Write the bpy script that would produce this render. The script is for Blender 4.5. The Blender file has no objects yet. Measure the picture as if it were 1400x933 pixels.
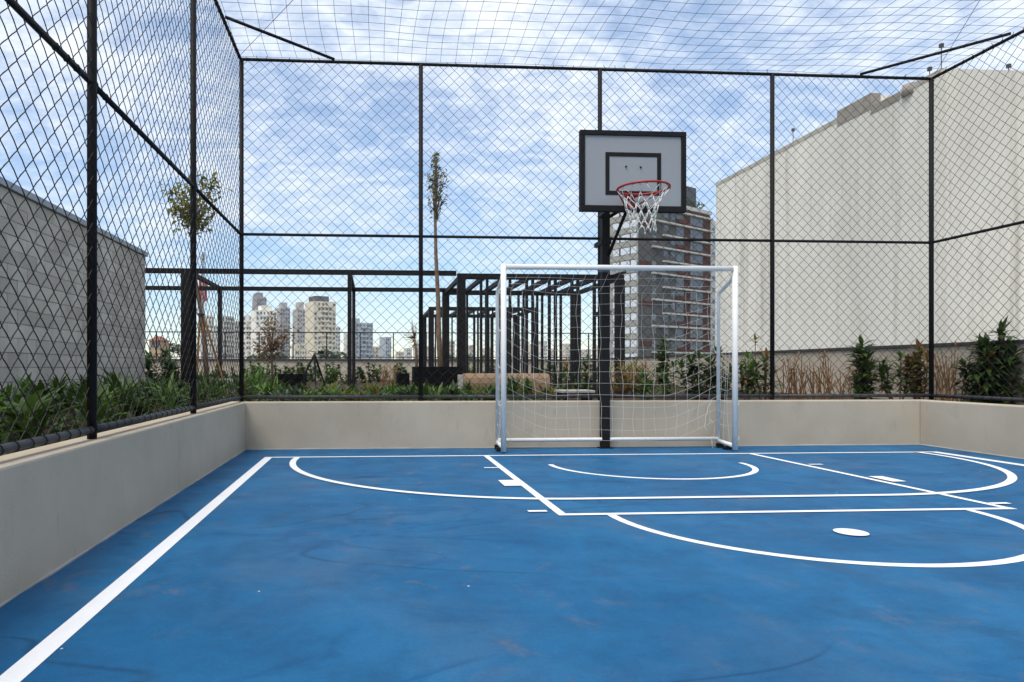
import bpy, math, random
from mathutils import Vector, Matrix
random.seed(7)
R = math.radians
scene = bpy.context.scene
COL = scene.collection
PI = math.pi

# ------------------------------------------------------------------ camera
F, CX, HY, EYE = 910.0, 566.37, 504.0, 0.9        # focal length and principal point in photo pixels, eye height in metres
YAW = 0.061868
cam_d = bpy.data.cameras.new('camera')
cam = bpy.data.objects.new('camera', cam_d)
COL.objects.link(cam)
cam.location = (0, 0, EYE)
cam.rotation_euler = (R(90), 0, -YAW)
cam_d.sensor_width = 36
cam_d.lens = 36 * F / 1400
cam_d.shift_x = (700 - CX) / 1400
cam_d.shift_y = (HY - 466.5) / 1400
cam_d.clip_start = 0.05
cam_d.clip_end = 6000
scene.camera = cam

# ------------------------------------------------------------------ light
SUN_EL, SUN_AZ = R(60), R(220)                     # azimuth clockwise from +Y
w = bpy.data.worlds.new('World')
scene.world = w
w.use_nodes = True
nt = w.node_tree
nt.nodes.clear()
N = nt.nodes.new
L = nt.links.new
out = N('ShaderNodeOutputWorld')
sky = N('ShaderNodeTexSky'); sky.sky_type = 'NISHITA'; sky.sun_disc = False
sky.sun_elevation = SUN_EL; sky.sun_rotation = SUN_AZ
sky.dust_density = 0.25; sky.ozone_density = 1.6; sky.air_density = 1.0
bg = N('ShaderNodeBackground'); bg.inputs[1].default_value = 0.108
hsv = N('ShaderNodeHueSaturation'); hsv.inputs['Saturation'].default_value = 1.35
L(sky.outputs[0], hsv.inputs['Color']); L(hsv.outputs[0], bg.inputs[0])
bgc = N('ShaderNodeBackground'); bgc.inputs[1].default_value = 0.80
tc = N('ShaderNodeTexCoord')
sep = N('ShaderNodeSeparateXYZ'); L(tc.outputs['Generated'], sep.inputs[0])
def vmath(op, a, b=None):
    n = N('ShaderNodeMath'); n.operation = op
    for i, v in enumerate((a, b)):
        if v is None: continue
        if isinstance(v, (int, float)): n.inputs[i].default_value = v
        else: L(v, n.inputs[i])
    return n.outputs[0]
zz = vmath('ADD', vmath('MAXIMUM', sep.outputs[2], 0.0), 0.34)
cmb = N('ShaderNodeCombineXYZ')
L(vmath('DIVIDE', sep.outputs[0], zz), cmb.inputs[0])
L(vmath('DIVIDE', sep.outputs[1], zz), cmb.inputs[1])
def cloud_noise(scale, rot, stretch, detail, rough, loc, dist=0.0):
    m = N('ShaderNodeMapping')
    m.inputs['Rotation'].default_value = (0, 0, R(rot))
    m.inputs['Scale'].default_value = stretch
    m.inputs['Location'].default_value = loc
    L(cmb.outputs[0], m.inputs[0])
    n = N('ShaderNodeTexNoise')
    n.inputs['Scale'].default_value = scale; n.inputs['Detail'].default_value = detail
    n.inputs['Roughness'].default_value = rough; n.inputs['Distortion'].default_value = dist
    L(m.outputs[0], n.inputs['Vector'])
    return n.outputs[0]
c1 = cloud_noise(2.6, 24, (1, 1.25, 1), 6, 0.6, (1.3, 4.2, 0), 0.6)
c2 = cloud_noise(15.0, -28, (1, 1.5, 1), 4, 0.6, (3, 0, 0), 0.5)
csum = vmath('ADD', vmath('MULTIPLY', c1, 0.56), vmath('MULTIPLY', c2, 0.44))
ramp = N('ShaderNodeValToRGB')
ramp.color_ramp.interpolation = 'EASE'
ramp.color_ramp.elements[0].position = 0.33; ramp.color_ramp.elements[0].color = (0.30, 0.30, 0.30, 1)
ramp.color_ramp.elements[1].position = 0.68; ramp.color_ramp.elements[1].color = (0.93, 0.93, 0.93, 1)
L(csum, ramp.inputs[0])
# thinner cloud low over the city
thin = N('ShaderNodeMapRange'); thin.inputs[1].default_value = 0.0; thin.inputs[2].default_value = 0.34
thin.inputs[3].default_value = 0.42; thin.inputs[4].default_value = 1.0
L(sep.outputs[2], thin.inputs[0])
cov = vmath('MULTIPLY', ramp.outputs[0], thin.outputs[0])
ccol = N('ShaderNodeValToRGB')
ccol.color_ramp.elements[0].position = 0.40; ccol.color_ramp.elements[0].color = (0.80, 0.88, 1.0, 1)
ccol.color_ramp.elements[1].position = 0.72; ccol.color_ramp.elements[1].color = (0.94, 0.97, 1.0, 1)
L(c1, ccol.inputs[0]); L(ccol.outputs[0], bgc.inputs[0])
mixs = N('ShaderNodeMixShader')
L(cov, mixs.inputs[0]); L(bg.outputs[0], mixs.inputs[1]); L(bgc.outputs[0], mixs.inputs[2])
L(mixs.outputs[0], out.inputs[0])

sd = bpy.data.lights.new('sun', 'SUN'); sd.energy = 2.0; sd.angle = R(32); sd.color = (1, 0.93, 0.83)
sun = bpy.data.objects.new('sun', sd); COL.objects.link(sun)
tosun = Vector((math.sin(SUN_AZ) * math.cos(SUN_EL), math.cos(SUN_AZ) * math.cos(SUN_EL), math.sin(SUN_EL)))
sun.rotation_euler = tosun.to_track_quat('Z', 'Y').to_euler()
sun.location = (-20, -20, 40)

scene.view_settings.view_transform = 'Standard'
scene.view_settings.look = 'None'
scene.view_settings.exposure = 0.68
scene.view_settings.gamma = 1.0
scene.render.engine = 'CYCLES'
scene.cycles.max_bounces = 5
scene.cycles.diffuse_bounces = 3
scene.cycles.transparent_max_bounces = 8

# ------------------------------------------------------------------ pixel helpers (photo pixels -> metres on a real plane)
CR = Vector((math.cos(YAW), -math.sin(YAW), 0)); CF = Vector((math.sin(YAW), math.cos(YAW), 0)); CU = Vector((0, 0, 1))
def ray(px, py): return CF * F + CR * (px - CX) + CU * (HY - py)
def atY(px, py, y): d = ray(px, py); return Vector((0, 0, EYE)) + d * (y / d.y)
def atX(px, py, x): d = ray(px, py); return Vector((0, 0, EYE)) + d * (x / d.x)
def atZ(px, py, z): d = ray(px, py); return Vector((0, 0, EYE)) + d * ((z - EYE) / d.z)

# ------------------------------------------------------------------ materials
MATS = {}
def mat(name, color, rough=0.7, spec=0.3, metal=0.0, var=0.0, vscale=6.0, stretch=(1, 1, 1), col2=None, bump=0.0, bscale=60.0, rnd=0.0, fine=0.0, fscale=120.0):
    """principled material; var mixes colour with col2 by noise, rnd varies it per object, fine adds a small grain"""
    if name in MATS: return MATS[name]
    m = bpy.data.materials.new(name); m.use_nodes = True
    t = m.node_tree; b = t.nodes['Principled BSDF']
    b.inputs['Roughness'].default_value = rough; b.inputs['Metallic'].default_value = metal
    b.inputs['Specular IOR Level'].default_value = spec
    geo = t.nodes.new('ShaderNodeNewGeometry')
    cur = t.nodes.new('ShaderNodeRGB'); cur.outputs[0].default_value = (*color, 1); cur = cur.outputs[0]
    def mix(fac, a, c2, mode='MIX'):
        x = t.nodes.new('ShaderNodeMix'); x.data_type = 'RGBA'; x.blend_type = mode
        if isinstance(fac, (int, float)): x.inputs[0].default_value = fac
        else: t.links.new(fac, x.inputs[0])
        t.links.new(a, x.inputs[6])
        if isinstance(c2, tuple): x.inputs[7].default_value = (*c2, 1)
        else: t.links.new(c2, x.inputs[7])
        return x.outputs[2]
    if var > 0:
        mp = t.nodes.new('ShaderNodeMapping'); mp.inputs['Scale'].default_value = stretch
        t.links.new(geo.outputs['Position'], mp.inputs[0])
        nz = t.nodes.new('ShaderNodeTexNoise'); nz.inputs['Scale'].default_value = vscale; nz.inputs['Detail'].default_value = 6
        nz.inputs['Roughness'].default_value = 0.6
        t.links.new(mp.outputs[0], nz.inputs['Vector'])
        mr = t.nodes.new('ShaderNodeMapRange'); mr.inputs[1].default_value = 0.35; mr.inputs[2].default_value = 0.68
        mr.inputs[3].default_value = 0; mr.inputs[4].default_value = var
        t.links.new(nz.outputs[0], mr.inputs[0])
        c2 = col2 or tuple(c * 0.6 for c in color)
        cur = mix(mr.outputs[0], cur, c2)
    if fine > 0:
        nz = t.nodes.new('ShaderNodeTexNoise'); nz.inputs['Scale'].default_value = fscale; nz.inputs['Detail'].default_value = 3
        t.links.new(geo.outputs['Position'], nz.inputs['Vector'])
        mr = t.nodes.new('ShaderNodeMapRange'); mr.inputs[1].default_value = 0.3; mr.inputs[2].default_value = 0.7
        mr.inputs[3].default_value = 1 - fine; mr.inputs[4].default_value = 1 + fine
        t.links.new(nz.outputs[0], mr.inputs[0])
        hs = t.nodes.new('ShaderNodeHueSaturation'); t.links.new(cur, hs.inputs['Color']); t.links.new(mr.outputs[0], hs.inputs['Value'])
        cur = hs.outputs[0]
    if rnd > 0:
        oi = t.nodes.new('ShaderNodeObjectInfo')
        mr = t.nodes.new('ShaderNodeMapRange'); mr.inputs[3].default_value = 1 - rnd; mr.inputs[4].default_value = 1 + rnd
        t.links.new(oi.outputs['Random'], mr.inputs[0])
        hs = t.nodes.new('ShaderNodeHueSaturation'); t.links.new(cur, hs.inputs['Color']); t.links.new(mr.outputs[0], hs.inputs['Value'])
        cur = hs.outputs[0]
    t.links.new(cur, b.inputs['Base Color'])
    if bump > 0:
        nz = t.nodes.new('ShaderNodeTexNoise'); nz.inputs['Scale'].default_value = bscale; nz.inputs['Detail'].default_value = 4
        t.links.new(geo.outputs['Position'], nz.inputs['Vector'])
        bp = t.nodes.new('ShaderNodeBump'); bp.inputs['Strength'].default_value = bump; bp.inputs['Distance'].default_value = 0.01
        t.links.new(nz.outputs[0], bp.inputs['Height']); t.links.new(bp.outputs[0], b.inputs['Normal'])
    MATS[name] = m
    return m
def leafmat(name, c1, c2, vscale=9.0, trans=0.3):
    if name in MATS: return MATS[name]
    m = mat(name, c1, rough=0.45, spec=0.35, var=1.0, vscale=vscale, col2=c2, rnd=0.25)
    t = m.node_tree; b = t.nodes['Principled BSDF']
    tr = t.nodes.new('ShaderNodeBsdfTranslucent')
    t.links.new(b.inputs['Base Color'].links[0].from_socket, tr.inputs[0])
    mx = t.nodes.new('ShaderNodeMixShader'); mx.inputs[0].default_value = trans
    t.links.new(b.outputs[0], mx.inputs[1]); t.links.new(tr.outputs[0], mx.inputs[2])
    t.links.new(mx.outputs[0], t.nodes['Material Output'].inputs[0])
    return m

M_stucco = mat('beige_stucco', (0.53, 0.46, 0.36), 0.9, 0.1, var=0.8, vscale=1.3, col2=(0.425, 0.362, 0.275), bump=0.25, bscale=160, fine=0.05, fscale=220)
def smudge(m, dark, sets):
    t = m.node_tree; b = t.nodes['Principled BSDF']; src = b.inputs['Base Color'].links[0].from_socket
    geo = t.nodes.new('ShaderNodeNewGeometry')
    for sc_, st, lo, hi, am in sets:
        mp = t.nodes.new('ShaderNodeMapping'); mp.inputs['Scale'].default_value = st; t.links.new(geo.outputs['Position'], mp.inputs[0])
        n = t.nodes.new('ShaderNodeTexNoise'); n.inputs['Scale'].default_value = sc_; n.inputs['Detail'].default_value = 6; n.inputs['Roughness'].default_value = .65
        t.links.new(mp.outputs[0], n.inputs['Vector'])
        r = t.nodes.new('ShaderNodeMapRange'); r.inputs[1].default_value = lo; r.inputs[2].default_value = hi; r.inputs[3].default_value = 0; r.inputs[4].default_value = am
        t.links.new(n.outputs[0], r.inputs[0])
        x = t.nodes.new('ShaderNodeMix'); x.data_type = 'RGBA'; t.links.new(r.outputs[0], x.inputs[0]); t.links.new(src, x.inputs[6]); x.inputs[7].default_value = (*dark, 1)
        src = x.outputs[2]
    t.links.new(src, b.inputs['Base Color'])
smudge(M_stucco, (0.30, 0.255, 0.20), ((3.2, (1, 1, .5), .56, .74, .40), (14, (1, 1, .25), .60, .74, .35), (26, (1, 1, 1), .64, .72, .30)))
M_black = mat('black_painted_steel', (0.011, 0.010, 0.0105), 0.6, 0.16, var=0.6, vscale=14, col2=(0.020, 0.018, 0.0175))
M_rail = mat('scuffed_grey_pipe', (0.05, 0.05, 0.054), 0.5, 0.35, var=0.8, vscale=12, col2=(0.025, 0.025, 0.027))
M_wire = mat('black_coated_wire', (0.022, 0.020, 0.020), 0.55, 0.15)
M_twine = mat('dark_netting_twine', (0.035, 0.04, 0.06), 0.8, 0.2)
M_white = mat('white_enamel', (0.84, 0.825, 0.79), 0.55, 0.2, var=0.3, vscale=9, col2=(0.75, 0.735, 0.70))
M_cord = mat('white_cord', (0.72, 0.70, 0.65), 0.8, 0.1)
M_line = mat('white_court_paint', (0.90, 0.89, 0.87), 0.6, 0.2, var=0.4, vscale=6, col2=(0.80, 0.80, 0.79), fine=0.03)
M_board = mat('grey_white_board', (0.315, 0.33, 0.34), 0.45, 0.25, var=0.3, vscale=2.0, col2=(0.28, 0.295, 0.305))
M_red = mat('red_painted_steel', (0.36, 0.022, 0.02), 0.45, 0.4)
M_soil = mat('planting_soil', (0.07, 0.05, 0.035), 0.95, 0.1, var=0.8, vscale=7, col2=(0.035, 0.025, 0.018), bump=0.6, bscale=40)
M_block = mat('concrete_block', (0.60, 0.555, 0.475), 0.9, 0.1, var=0.8, vscale=2.2, col2=(0.46, 0.40, 0.345), rnd=0.14, bump=0.2, bscale=120, fine=0.06, fscale=160)
M_mortar = mat('block_mortar', (0.33, 0.27, 0.23), 0.95, 0.1, var=0.4, vscale=5)
M_flash = mat('zinc_flashing', (0.38, 0.41, 0.45), 0.5, 0.4, var=0.4, vscale=4)
M_stem = mat('dry_stem', (0.27, 0.145, 0.065), 0.85, 0.1, var=0.8, vscale=15, col2=(0.15, 0.085, 0.045))
M_bark = mat('pale_bark', (0.24, 0.16, 0.10), 0.9, 0.1, var=0.8, vscale=18, stretch=(1, 1, 0.3), col2=(0.15, 0.10, 0.07), bump=0.4, bscale=60)
M_stake = mat('wooden_stake', (0.36, 0.19, 0.08), 0.85, 0.1, var=0.5, vscale=20, stretch=(1, 1, 0.2))
M_pot = mat('black_planter_shell', (0.007, 0.007, 0.0075), 0.8, 0.06)
M_tan = mat('tan_render', (0.27, 0.185, 0.12), 0.9, 0.1, var=0.4, vscale=3, bump=0.2)
M_pale = mat('pale_stone', (0.42, 0.40, 0.37), 0.8, 0.2, var=0.3, vscale=5)
M_coping = mat('dark_coping', (0.07, 0.065, 0.065), 0.7, 0.2, var=0.4, vscale=4)
G_dark = leafmat('deep_green_leaf', (0.028, 0.060, 0.011), (0.075, 0.125, 0.02))
G_mid = leafmat('mid_green_leaf', (0.055, 0.12, 0.02), (0.11, 0.20, 0.03))
G_olive = leafmat('olive_leaf', (0.15, 0.165, 0.035), (0.26, 0.235, 0.06), 9.0, 0.5)
G_dry = leafmat('dry_tan_leaf', (0.30, 0.17, 0.05), (0.22, 0.11, 0.04))
G_pale = leafmat('variegated_leaf', (0.16, 0.20, 0.13), (0.07, 0.13, 0.05), vscale=30)

# ------------------------------------------------------------------ mesh builder
class MB:
    def __init__(s): s.v = []; s.f = []
    def box(s, x0, x1, y0, y1, z0, z1, m=None):
        b = len(s.v)
        for z in (z0, z1):
            for (x, y) in ((x0, y0), (x1, y0), (x1, y1), (x0, y1)):
                p = Vector((x, y, z)); s.v.append(m @ p if m else p)
        s.f += [tuple(b + i for i in q) for q in ((3, 2, 1, 0), (4, 5, 6, 7), (0, 1, 5, 4), (1, 2, 6, 5), (2, 3, 7, 6), (3, 0, 4, 7))]
        return s
    def tube(s, pts, r, n=6, closed=False, cap=True):
        pts = [Vector(p) for p in pts]; b = len(s.v); k = len(pts)
        prev = None
        for i, p in enumerate(pts):
            if closed: d = pts[(i + 1) % k] - pts[i - 1]
            else: d = pts[min(i + 1, k - 1)] - pts[max(i - 1, 0)]
            if d.length < 1e-9: d = Vector((0, 0, 1))
            d.normalize()
            if prev is None:
                a = d.cross(Vector((0, 0, 1)) if abs(d.z) < 0.9 else Vector((1, 0, 0)))
            else:
                a = prev - d * prev.dot(d)
            a.normalize(); prev = a; c = d.cross(a)
            rr = r[i] if isinstance(r, (list, tuple)) else r
            for j in range(n):
                t = 2 * PI * j / n + PI / 4
                s.v.append(p + a * (rr * math.cos(t)) + c * (rr * math.sin(t)))
        for i in range(k if closed else k - 1):
            i2 = (i + 1) % k
            for j in range(n):
                j2 = (j + 1) % n
                s.f.append((b + i * n + j, b + i * n + j2, b + i2 * n + j2, b + i2 * n + j))
        if cap and not closed:
            s.f.append(tuple(b + j for j in range(n))[::-1]); s.f.append(tuple(b + (k - 1) * n + j for j in range(n)))
        return s
    def strip(s, left, right, z):                       # flat ribbon between two polylines
        b = len(s.v); k = len(left)
        for p in left: s.v.append(Vector((p[0], p[1], z)))
        for p in right: s.v.append(Vector((p[0], p[1], z)))
        for i in range(k - 1): s.f.append((b + i, b + k + i, b + k + i + 1, b + i + 1))
        return s
    def leaf(s, base, d, length, width, droop=0.3, seg=3, fold=0.25):
        d = Vector(d).normalized()
        side = d.cross(Vector((0, 0, 1)))
        if side.length < 1e-3: side = Vector((1, 0, 0))
        side.normalize(); b = len(s.v); p = Vector(base); cur = d.copy()
        prof = {2: (0.25, 1.0, 0.0), 3: (0.2, 0.95, 0.75, 0.0), 4: (0.15, 0.75, 1.0, 0.65, 0.0)}[seg]
        for i in range(seg + 1):
            wd = width * 0.5 * prof[i]
            up = side.cross(cur)
            s.v += [p - side * wd + up * wd * fold, p.copy(), p + side * wd + up * wd * fold]
            p = p + cur * (length / seg)
            cur = (cur + Vector((0, 0, -droop / seg * 1.6))).normalized()
        for i in range(seg):
            a = b + i * 3
            s.f += [(a, a + 1, a + 4, a + 3), (a + 1, a + 2, a + 5, a + 4)]
        return s
    def build(s, name, material, parent=None, smooth=False, bevel=0.0, loc=None):
        me = bpy.data.meshes.new(name); me.from_pydata([tuple(p) for p in s.v], [], s.f); me.materials.append(material)
        if smooth: me.shade_smooth()
        o = bpy.data.objects.new(name, me); COL.objects.link(o)
        if parent: o.parent = parent
        if loc: o.location = loc
        if bevel > 0:
            bv = o.modifiers.new('bevel', 'BEVEL'); bv.width = bevel; bv.segments = 2; bv.limit_method = 'ANGLE'
        return o
def tag(o, label=None, cat=None, group=None, kind=None):
    if label: o['label'] = label
    if cat: o['category'] = cat
    if group: o['group'] = group
    if kind: o['kind'] = kind
    return o
def thing(name, label, cat, loc=(0, 0, 0), rz=0.0, group=None):
    o = bpy.data.objects.new(name, None); COL.objects.link(o); o.empty_display_size = 0.2
    o.location = loc; o.rotation_euler = (0, 0, rz)
    return tag(o, label, cat, group)
def copy_tree(o, parent=None):
    c = o.copy(); COL.objects.link(c)
    if parent: c.parent = parent
    for ch in o.children: copy_tree(ch, c)
    return c
rnd = random.uniform
def jit(a): return Vector((rnd(-a, a), rnd(-a, a), rnd(-a, a)))

# ------------------------------------------------------------------ setting: ground, terrace, court
XL, XR, YB = -1.405, 6.42, 7.45                      # inner faces of the low walls
WT = 0.525                                           # their top
SOIL = 0.44
M_land = mat('distant_land', (0.10, 0.115, 0.07), 0.95, 0.1, var=0.8, vscale=0.01, col2=(0.20, 0.18, 0.15))
tag(MB().box(-1200, 1200, -1200, 1200, -31, -30).build('ground', M_land), kind='structure')
M_slab = mat('terrace_slab', (0.36, 0.33, 0.29), 0.85, 0.1, var=0.5, vscale=2)
tag(MB().box(-14, 8.0, -12, 26.4, -30, -0.05).build('terrace', M_slab), kind='structure')
bed = MB()
bed.box(-14, XL - 0.195, -12, 26.1, -0.04, SOIL)
bed.box(XL - 0.195, XR + 0.195, YB + 0.195, 26.1, -0.04, SOIL)
bed.box(XR + 0.195, 7.8, -12, 26.1, -0.04, SOIL)
tag(bed.build('planting_bed', M_soil), kind='structure')

def floor_material():
    m = bpy.data.materials.new('blue_court_coating'); m.use_nodes = True
    t = m.node_tree; b = t.nodes['Principled BSDF']
    b.inputs['Specular IOR Level'].default_value = 0.16
    geo = t.nodes.new('ShaderNodeNewGeometry')
    def noise(scale, stretch=(1, 1, 1), detail=5, rough=0.6, dist=0.0, loc=(0, 0, 0), rot=0):
        mp = t.nodes.new('ShaderNodeMapping'); mp.inputs['Scale'].default_value = stretch; mp.inputs['Location'].default_value = loc
        mp.inputs['Rotation'].default_value = (0, 0, R(rot))
        t.links.new(geo.outputs['Position'], mp.inputs[0])
        n = t.nodes.new('ShaderNodeTexNoise'); n.inputs['Scale'].default_value = scale; n.inputs['Detail'].default_value = detail
        n.inputs['Roughness'].default_value = rough; n.inputs['Distortion'].default_value = dist
        t.links.new(mp.outputs[0], n.inputs['Vector']); return n.outputs[0]
    def rng(x, a, b_, c, d):
        r = t.nodes.new('ShaderNodeMapRange'); r.inputs[1].default_value = a; r.inputs[2].default_value = b_
        r.inputs[3].default_value = c; r.inputs[4].default_value = d
        t.links.new(x, r.inputs[0]); return r.outputs[0]
    def mth(op, a, b_):
        n = t.nodes.new('ShaderNodeMath'); n.operation = op
        for i, v in enumerate((a, b_)):
            if isinstance(v, (int, float)): n.inputs[i].default_value = v
            else: t.links.new(v, n.inputs[i])
        return n.outputs[0]
    def mix(f, a, c):
        x = t.nodes.new('ShaderNodeMix'); x.data_type = 'RGBA'; t.links.new(f, x.inputs[0])
        if isinstance(a, tuple): x.inputs[6].default_value = (*a, 1)
        else: t.links.new(a, x.inputs[6])
        x.inputs[7].default_value = (*c, 1); return x.outputs[2]
    c = mix(rng(noise(0.9, (1.1, 0.8, 1), 7, 0.62), 0.33, 0.68, 0, 1), (0.006, 0.098, 0.232), (0.018, 0.145, 0.305))
    c = mix(rng(noise(3.0, (0.9, 0.8, 1), 6, 0.68, 0.4), 0.45, 0.68, 0, 0.75), c, (0.009, 0.078, 0.180))
    # grey drying film and tan worn smears
    c = mix(mth('MULTIPLY', rng(noise(1.5, (0.9, 0.8, 1), 6, 0.62, 0.6, (5, 2, 0)), 0.50, 0.72, 0, 0.6), 1.0), c, (0.052, 0.132, 0.235))
    sm = mth('MULTIPLY', rng(noise(5.0, (0.9, 0.7, 1), 7, 0.74, 0.5, (1, 7, 0), 20), 0.555, 0.72, 0, 0.6), rng(noise(0.75, (1, 1, 1), 3, 0.5, 0, (9, 3, 0)), 0.42, 0.58, 0.08, 1))
    c = mix(sm, c, (0.17, 0.15, 0.15))
    # thin dark wavy cracks / scuffs
    ln = noise(0.55, (0.7, 1.5, 1), 2, 0.4, 0.8, (3.1, 1.7, 0))
    iso = rng(mth('ABSOLUTE', mth('SUBTRACT', ln, 0.5), 0.0), 0.0, 0.010, 1, 0)
    msk = rng(noise(1.1, (1, 1, 1), 2, 0.5, 0, (2, 8, 0)), 0.42, 0.56, 0, 0.7)
    c = mix(mth('MULTIPLY', iso, msk), c, (0.007, 0.05, 0.12))
    ln2 = noise(1.3, (0.6, 1.3, 1), 3, 0.5, 1.2, (8.1, 4.7, 0))
    iso2 = rng(mth('ABSOLUTE', mth('SUBTRACT', ln2, 0.47), 0.0), 0.0, 0.035, 1, 0)
    c = mix(mth('MULTIPLY', iso2, rng(noise(0.7, (1, 1, 1), 3, 0.5, 0, (12, 1, 0)), 0.44, 0.60, 0, 0.5)), c, (0.005, 0.060, 0.17))
    gr = t.nodes.new('ShaderNodeHueSaturation'); t.links.new(c, gr.inputs['Color'])
    t.links.new(mth('MULTIPLY', rng(noise(70, (1, 1, 1), 4, 0.7), 0.3, 0.7, 0.90, 1.10), rng(noise(14, (1, 1, 1), 4, 0.7, 0.3), 0.3, 0.7, 0.93, 1.07)), gr.inputs['Value']); c = gr.outputs[0]
    # white specks
    vo = t.nodes.new('ShaderNodeTexVoronoi'); vo.inputs['Scale'].default_value = 3.4
    t.links.new(geo.outputs['Position'], vo.inputs['Vector'])
    jit_n = noise(60, (0.5, 1.2, 1), 2)
    sp = mth('LESS_THAN', mth('ADD', vo.outputs['Distance'], mth('MULTIPLY', jit_n, 0.035)), 0.036)
    c = mix(sp, c, (0.5, 0.54, 0.56))
    t.links.new(c, b.inputs['Base Color'])
    t.links.new(rng(noise(1.2, (0.6, 1.4, 1), 5), 0.3, 0.7, 0.42, 0.66), b.inputs['Roughness'])
    bp = t.nodes.new('ShaderNodeBump'); bp.inputs['Strength'].default_value = 0.06; bp.inputs['Distance'].default_value = 0.01
    t.links.new(noise(90, (1, 1, 1), 3), bp.inputs['Height']); t.links.new(bp.outputs[0], b.inputs['Normal'])
    return m
court = MB().box(XL - 0.1, XR + 0.1, -11.8, YB + 0.1, -0.04, 0.0).build('court_floor', floor_material())
tag(court, kind='structure')
ZL = 0.002
LW = 0.052
def line(name, pts, wd=LW, z=ZL):
    """a painted line along a polyline (x, y)"""
    pts = [Vector((p[0], p[1], 0)) for p in pts]; le = []; ri = []
    for i, p in enumerate(pts):
        d = (pts[min(i + 1, len(pts) - 1)] - pts[max(i - 1, 0)]).normalized(); n = Vector((-d.y, d.x, 0)) * wd / 2
        le.append(p + n); ri.append(p - n)
    return MB().strip(le, ri, z).build(name, M_line, court)
def arc(cx, cy, rx, ry, a0, a1, n=40):
    return [(cx + rx * math.cos(R(a0 + (a1 - a0) * i / n)), cy + ry * math.sin(R(a0 + (a1 - a0) * i / n))) for i in range(n + 1)]
YE = 6.80                                            # end line
line('side_line', [(-1.035, -8), (-1.055, YE)], 0.078)
line('end_line', [(-1.09, YE), (6.08, YE)], 0.05, ZL + 0.0008)
line('side_line', [(6.03, -8), (6.03, YE)], 0.10)
KL, KR, FTY = 1.16, 4.07, 4.02
line('key_side_line', [(KL, YE), (KL, FTY)], 0.055, ZL + 0.0016)
line('key_side_line', [(KR - 0.1, YE), (KR, FTY)], 0.055, ZL + 0.0016)
line('free_throw_line', [(KL - 0.027, FTY), (KR + 0.03, FTY)], 0.05, ZL + 0.0024)
line('free_throw_arc', arc(2.62, FTY - 0.01, 1.16, 1.13, 180, 360), 0.055)
line('no_charge_arc', [(1.66, 6.14)] + arc(2.575, 6.10, 0.92, 0.84, 180, 360) + [(3.49, 6.14)], 0.05)
line('penalty_area_arc', [(-0.76, YE)] + arc(1.42, YE - 0.24, 2.19, 2.06, 180, 270) + arc(3.62, YE - 0.24, 2.22, 2.06, 270, 360) + [(5.82, YE)], 0.06, ZL + 0.0032)
for nm, x0, x1, y0, y1 in (('key_mark', 1.0, 1.13, 5.93, 5.97), ('key_block', 1.0, 1.13, 5.02, 5.28), ('key_mark', 0.97, 1.09, 4.10, 4.145),
                           ('key_mark', 4.06, 4.19, 5.95, 5.99), ('key_block', 4.10, 4.22, 5.02, 5.28), ('key_mark', 4.09, 4.22, 4.15, 4.195)):
    MB().strip([(x0, y0), (x0, y1)], [(x1, y0), (x1, y1)], ZL + 0.004).build(nm, M_line, court)
sp = MB(); c0 = atZ(1163.5, 729, 0)
sp.v = [Vector((c0.x + 0.084 * math.cos(2 * PI * i / 32), c0.y + 0.084 * math.sin(2 * PI * i / 32), ZL + 0.004)) for i in range(32)]
sp.f = [tuple(range(32))]
sp.build('penalty_spot', M_line, court)

# ------------------------------------------------------------------ low walls round the court
wl = tag(MB().box(XL - 0.2, XL, -11.8, YB, -0.03, WT).build('low_wall', M_stucco, bevel=0.012), 'low beige stucco wall along the left side of the blue court', 'wall')
def seam(par, pts, seed):                              # uneven pale bead of render where a wall meets the floor
    rg = random.Random(seed); mb = MB(); a, b = Vector(pts[0]), Vector(pts[1]); n = int((b - a).length / 0.12)
    q = [a.lerp(b, i / n) + Vector((rg.uniform(-.003, .003), rg.uniform(-.003, .003), 0)) for i in range(n + 1)]
    mb.tube(q, [0.008 + rg.uniform(-.004, .004) for _ in q], 5); mb.build('base_bead', M_pale, par)
seam(wl, ((XL, -4, .004), (XL, YB, .004)), 1)
wb_ = tag(MB().box(XL - 0.2, XR + 0.2, YB + 0.002, YB + 0.2, -0.03, WT + 0.002).build('low_wall', M_stucco, bevel=0.012), 'low beige stucco wall across the back of the court behind the goal', 'wall')
seam(wb_, ((XL, YB, .004), (XR, YB, .004)), 2)
wr_ = tag(MB().box(XR, XR + 0.2, -11.8, YB, -0.03, WT).build('low_wall', M_stucco, bevel=0.012), 'short visible stretch of low beige wall at the right of the court', 'wall')

seam(wr_, ((XR, 0, .004), (XR, YB, .004)), 3)

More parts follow.
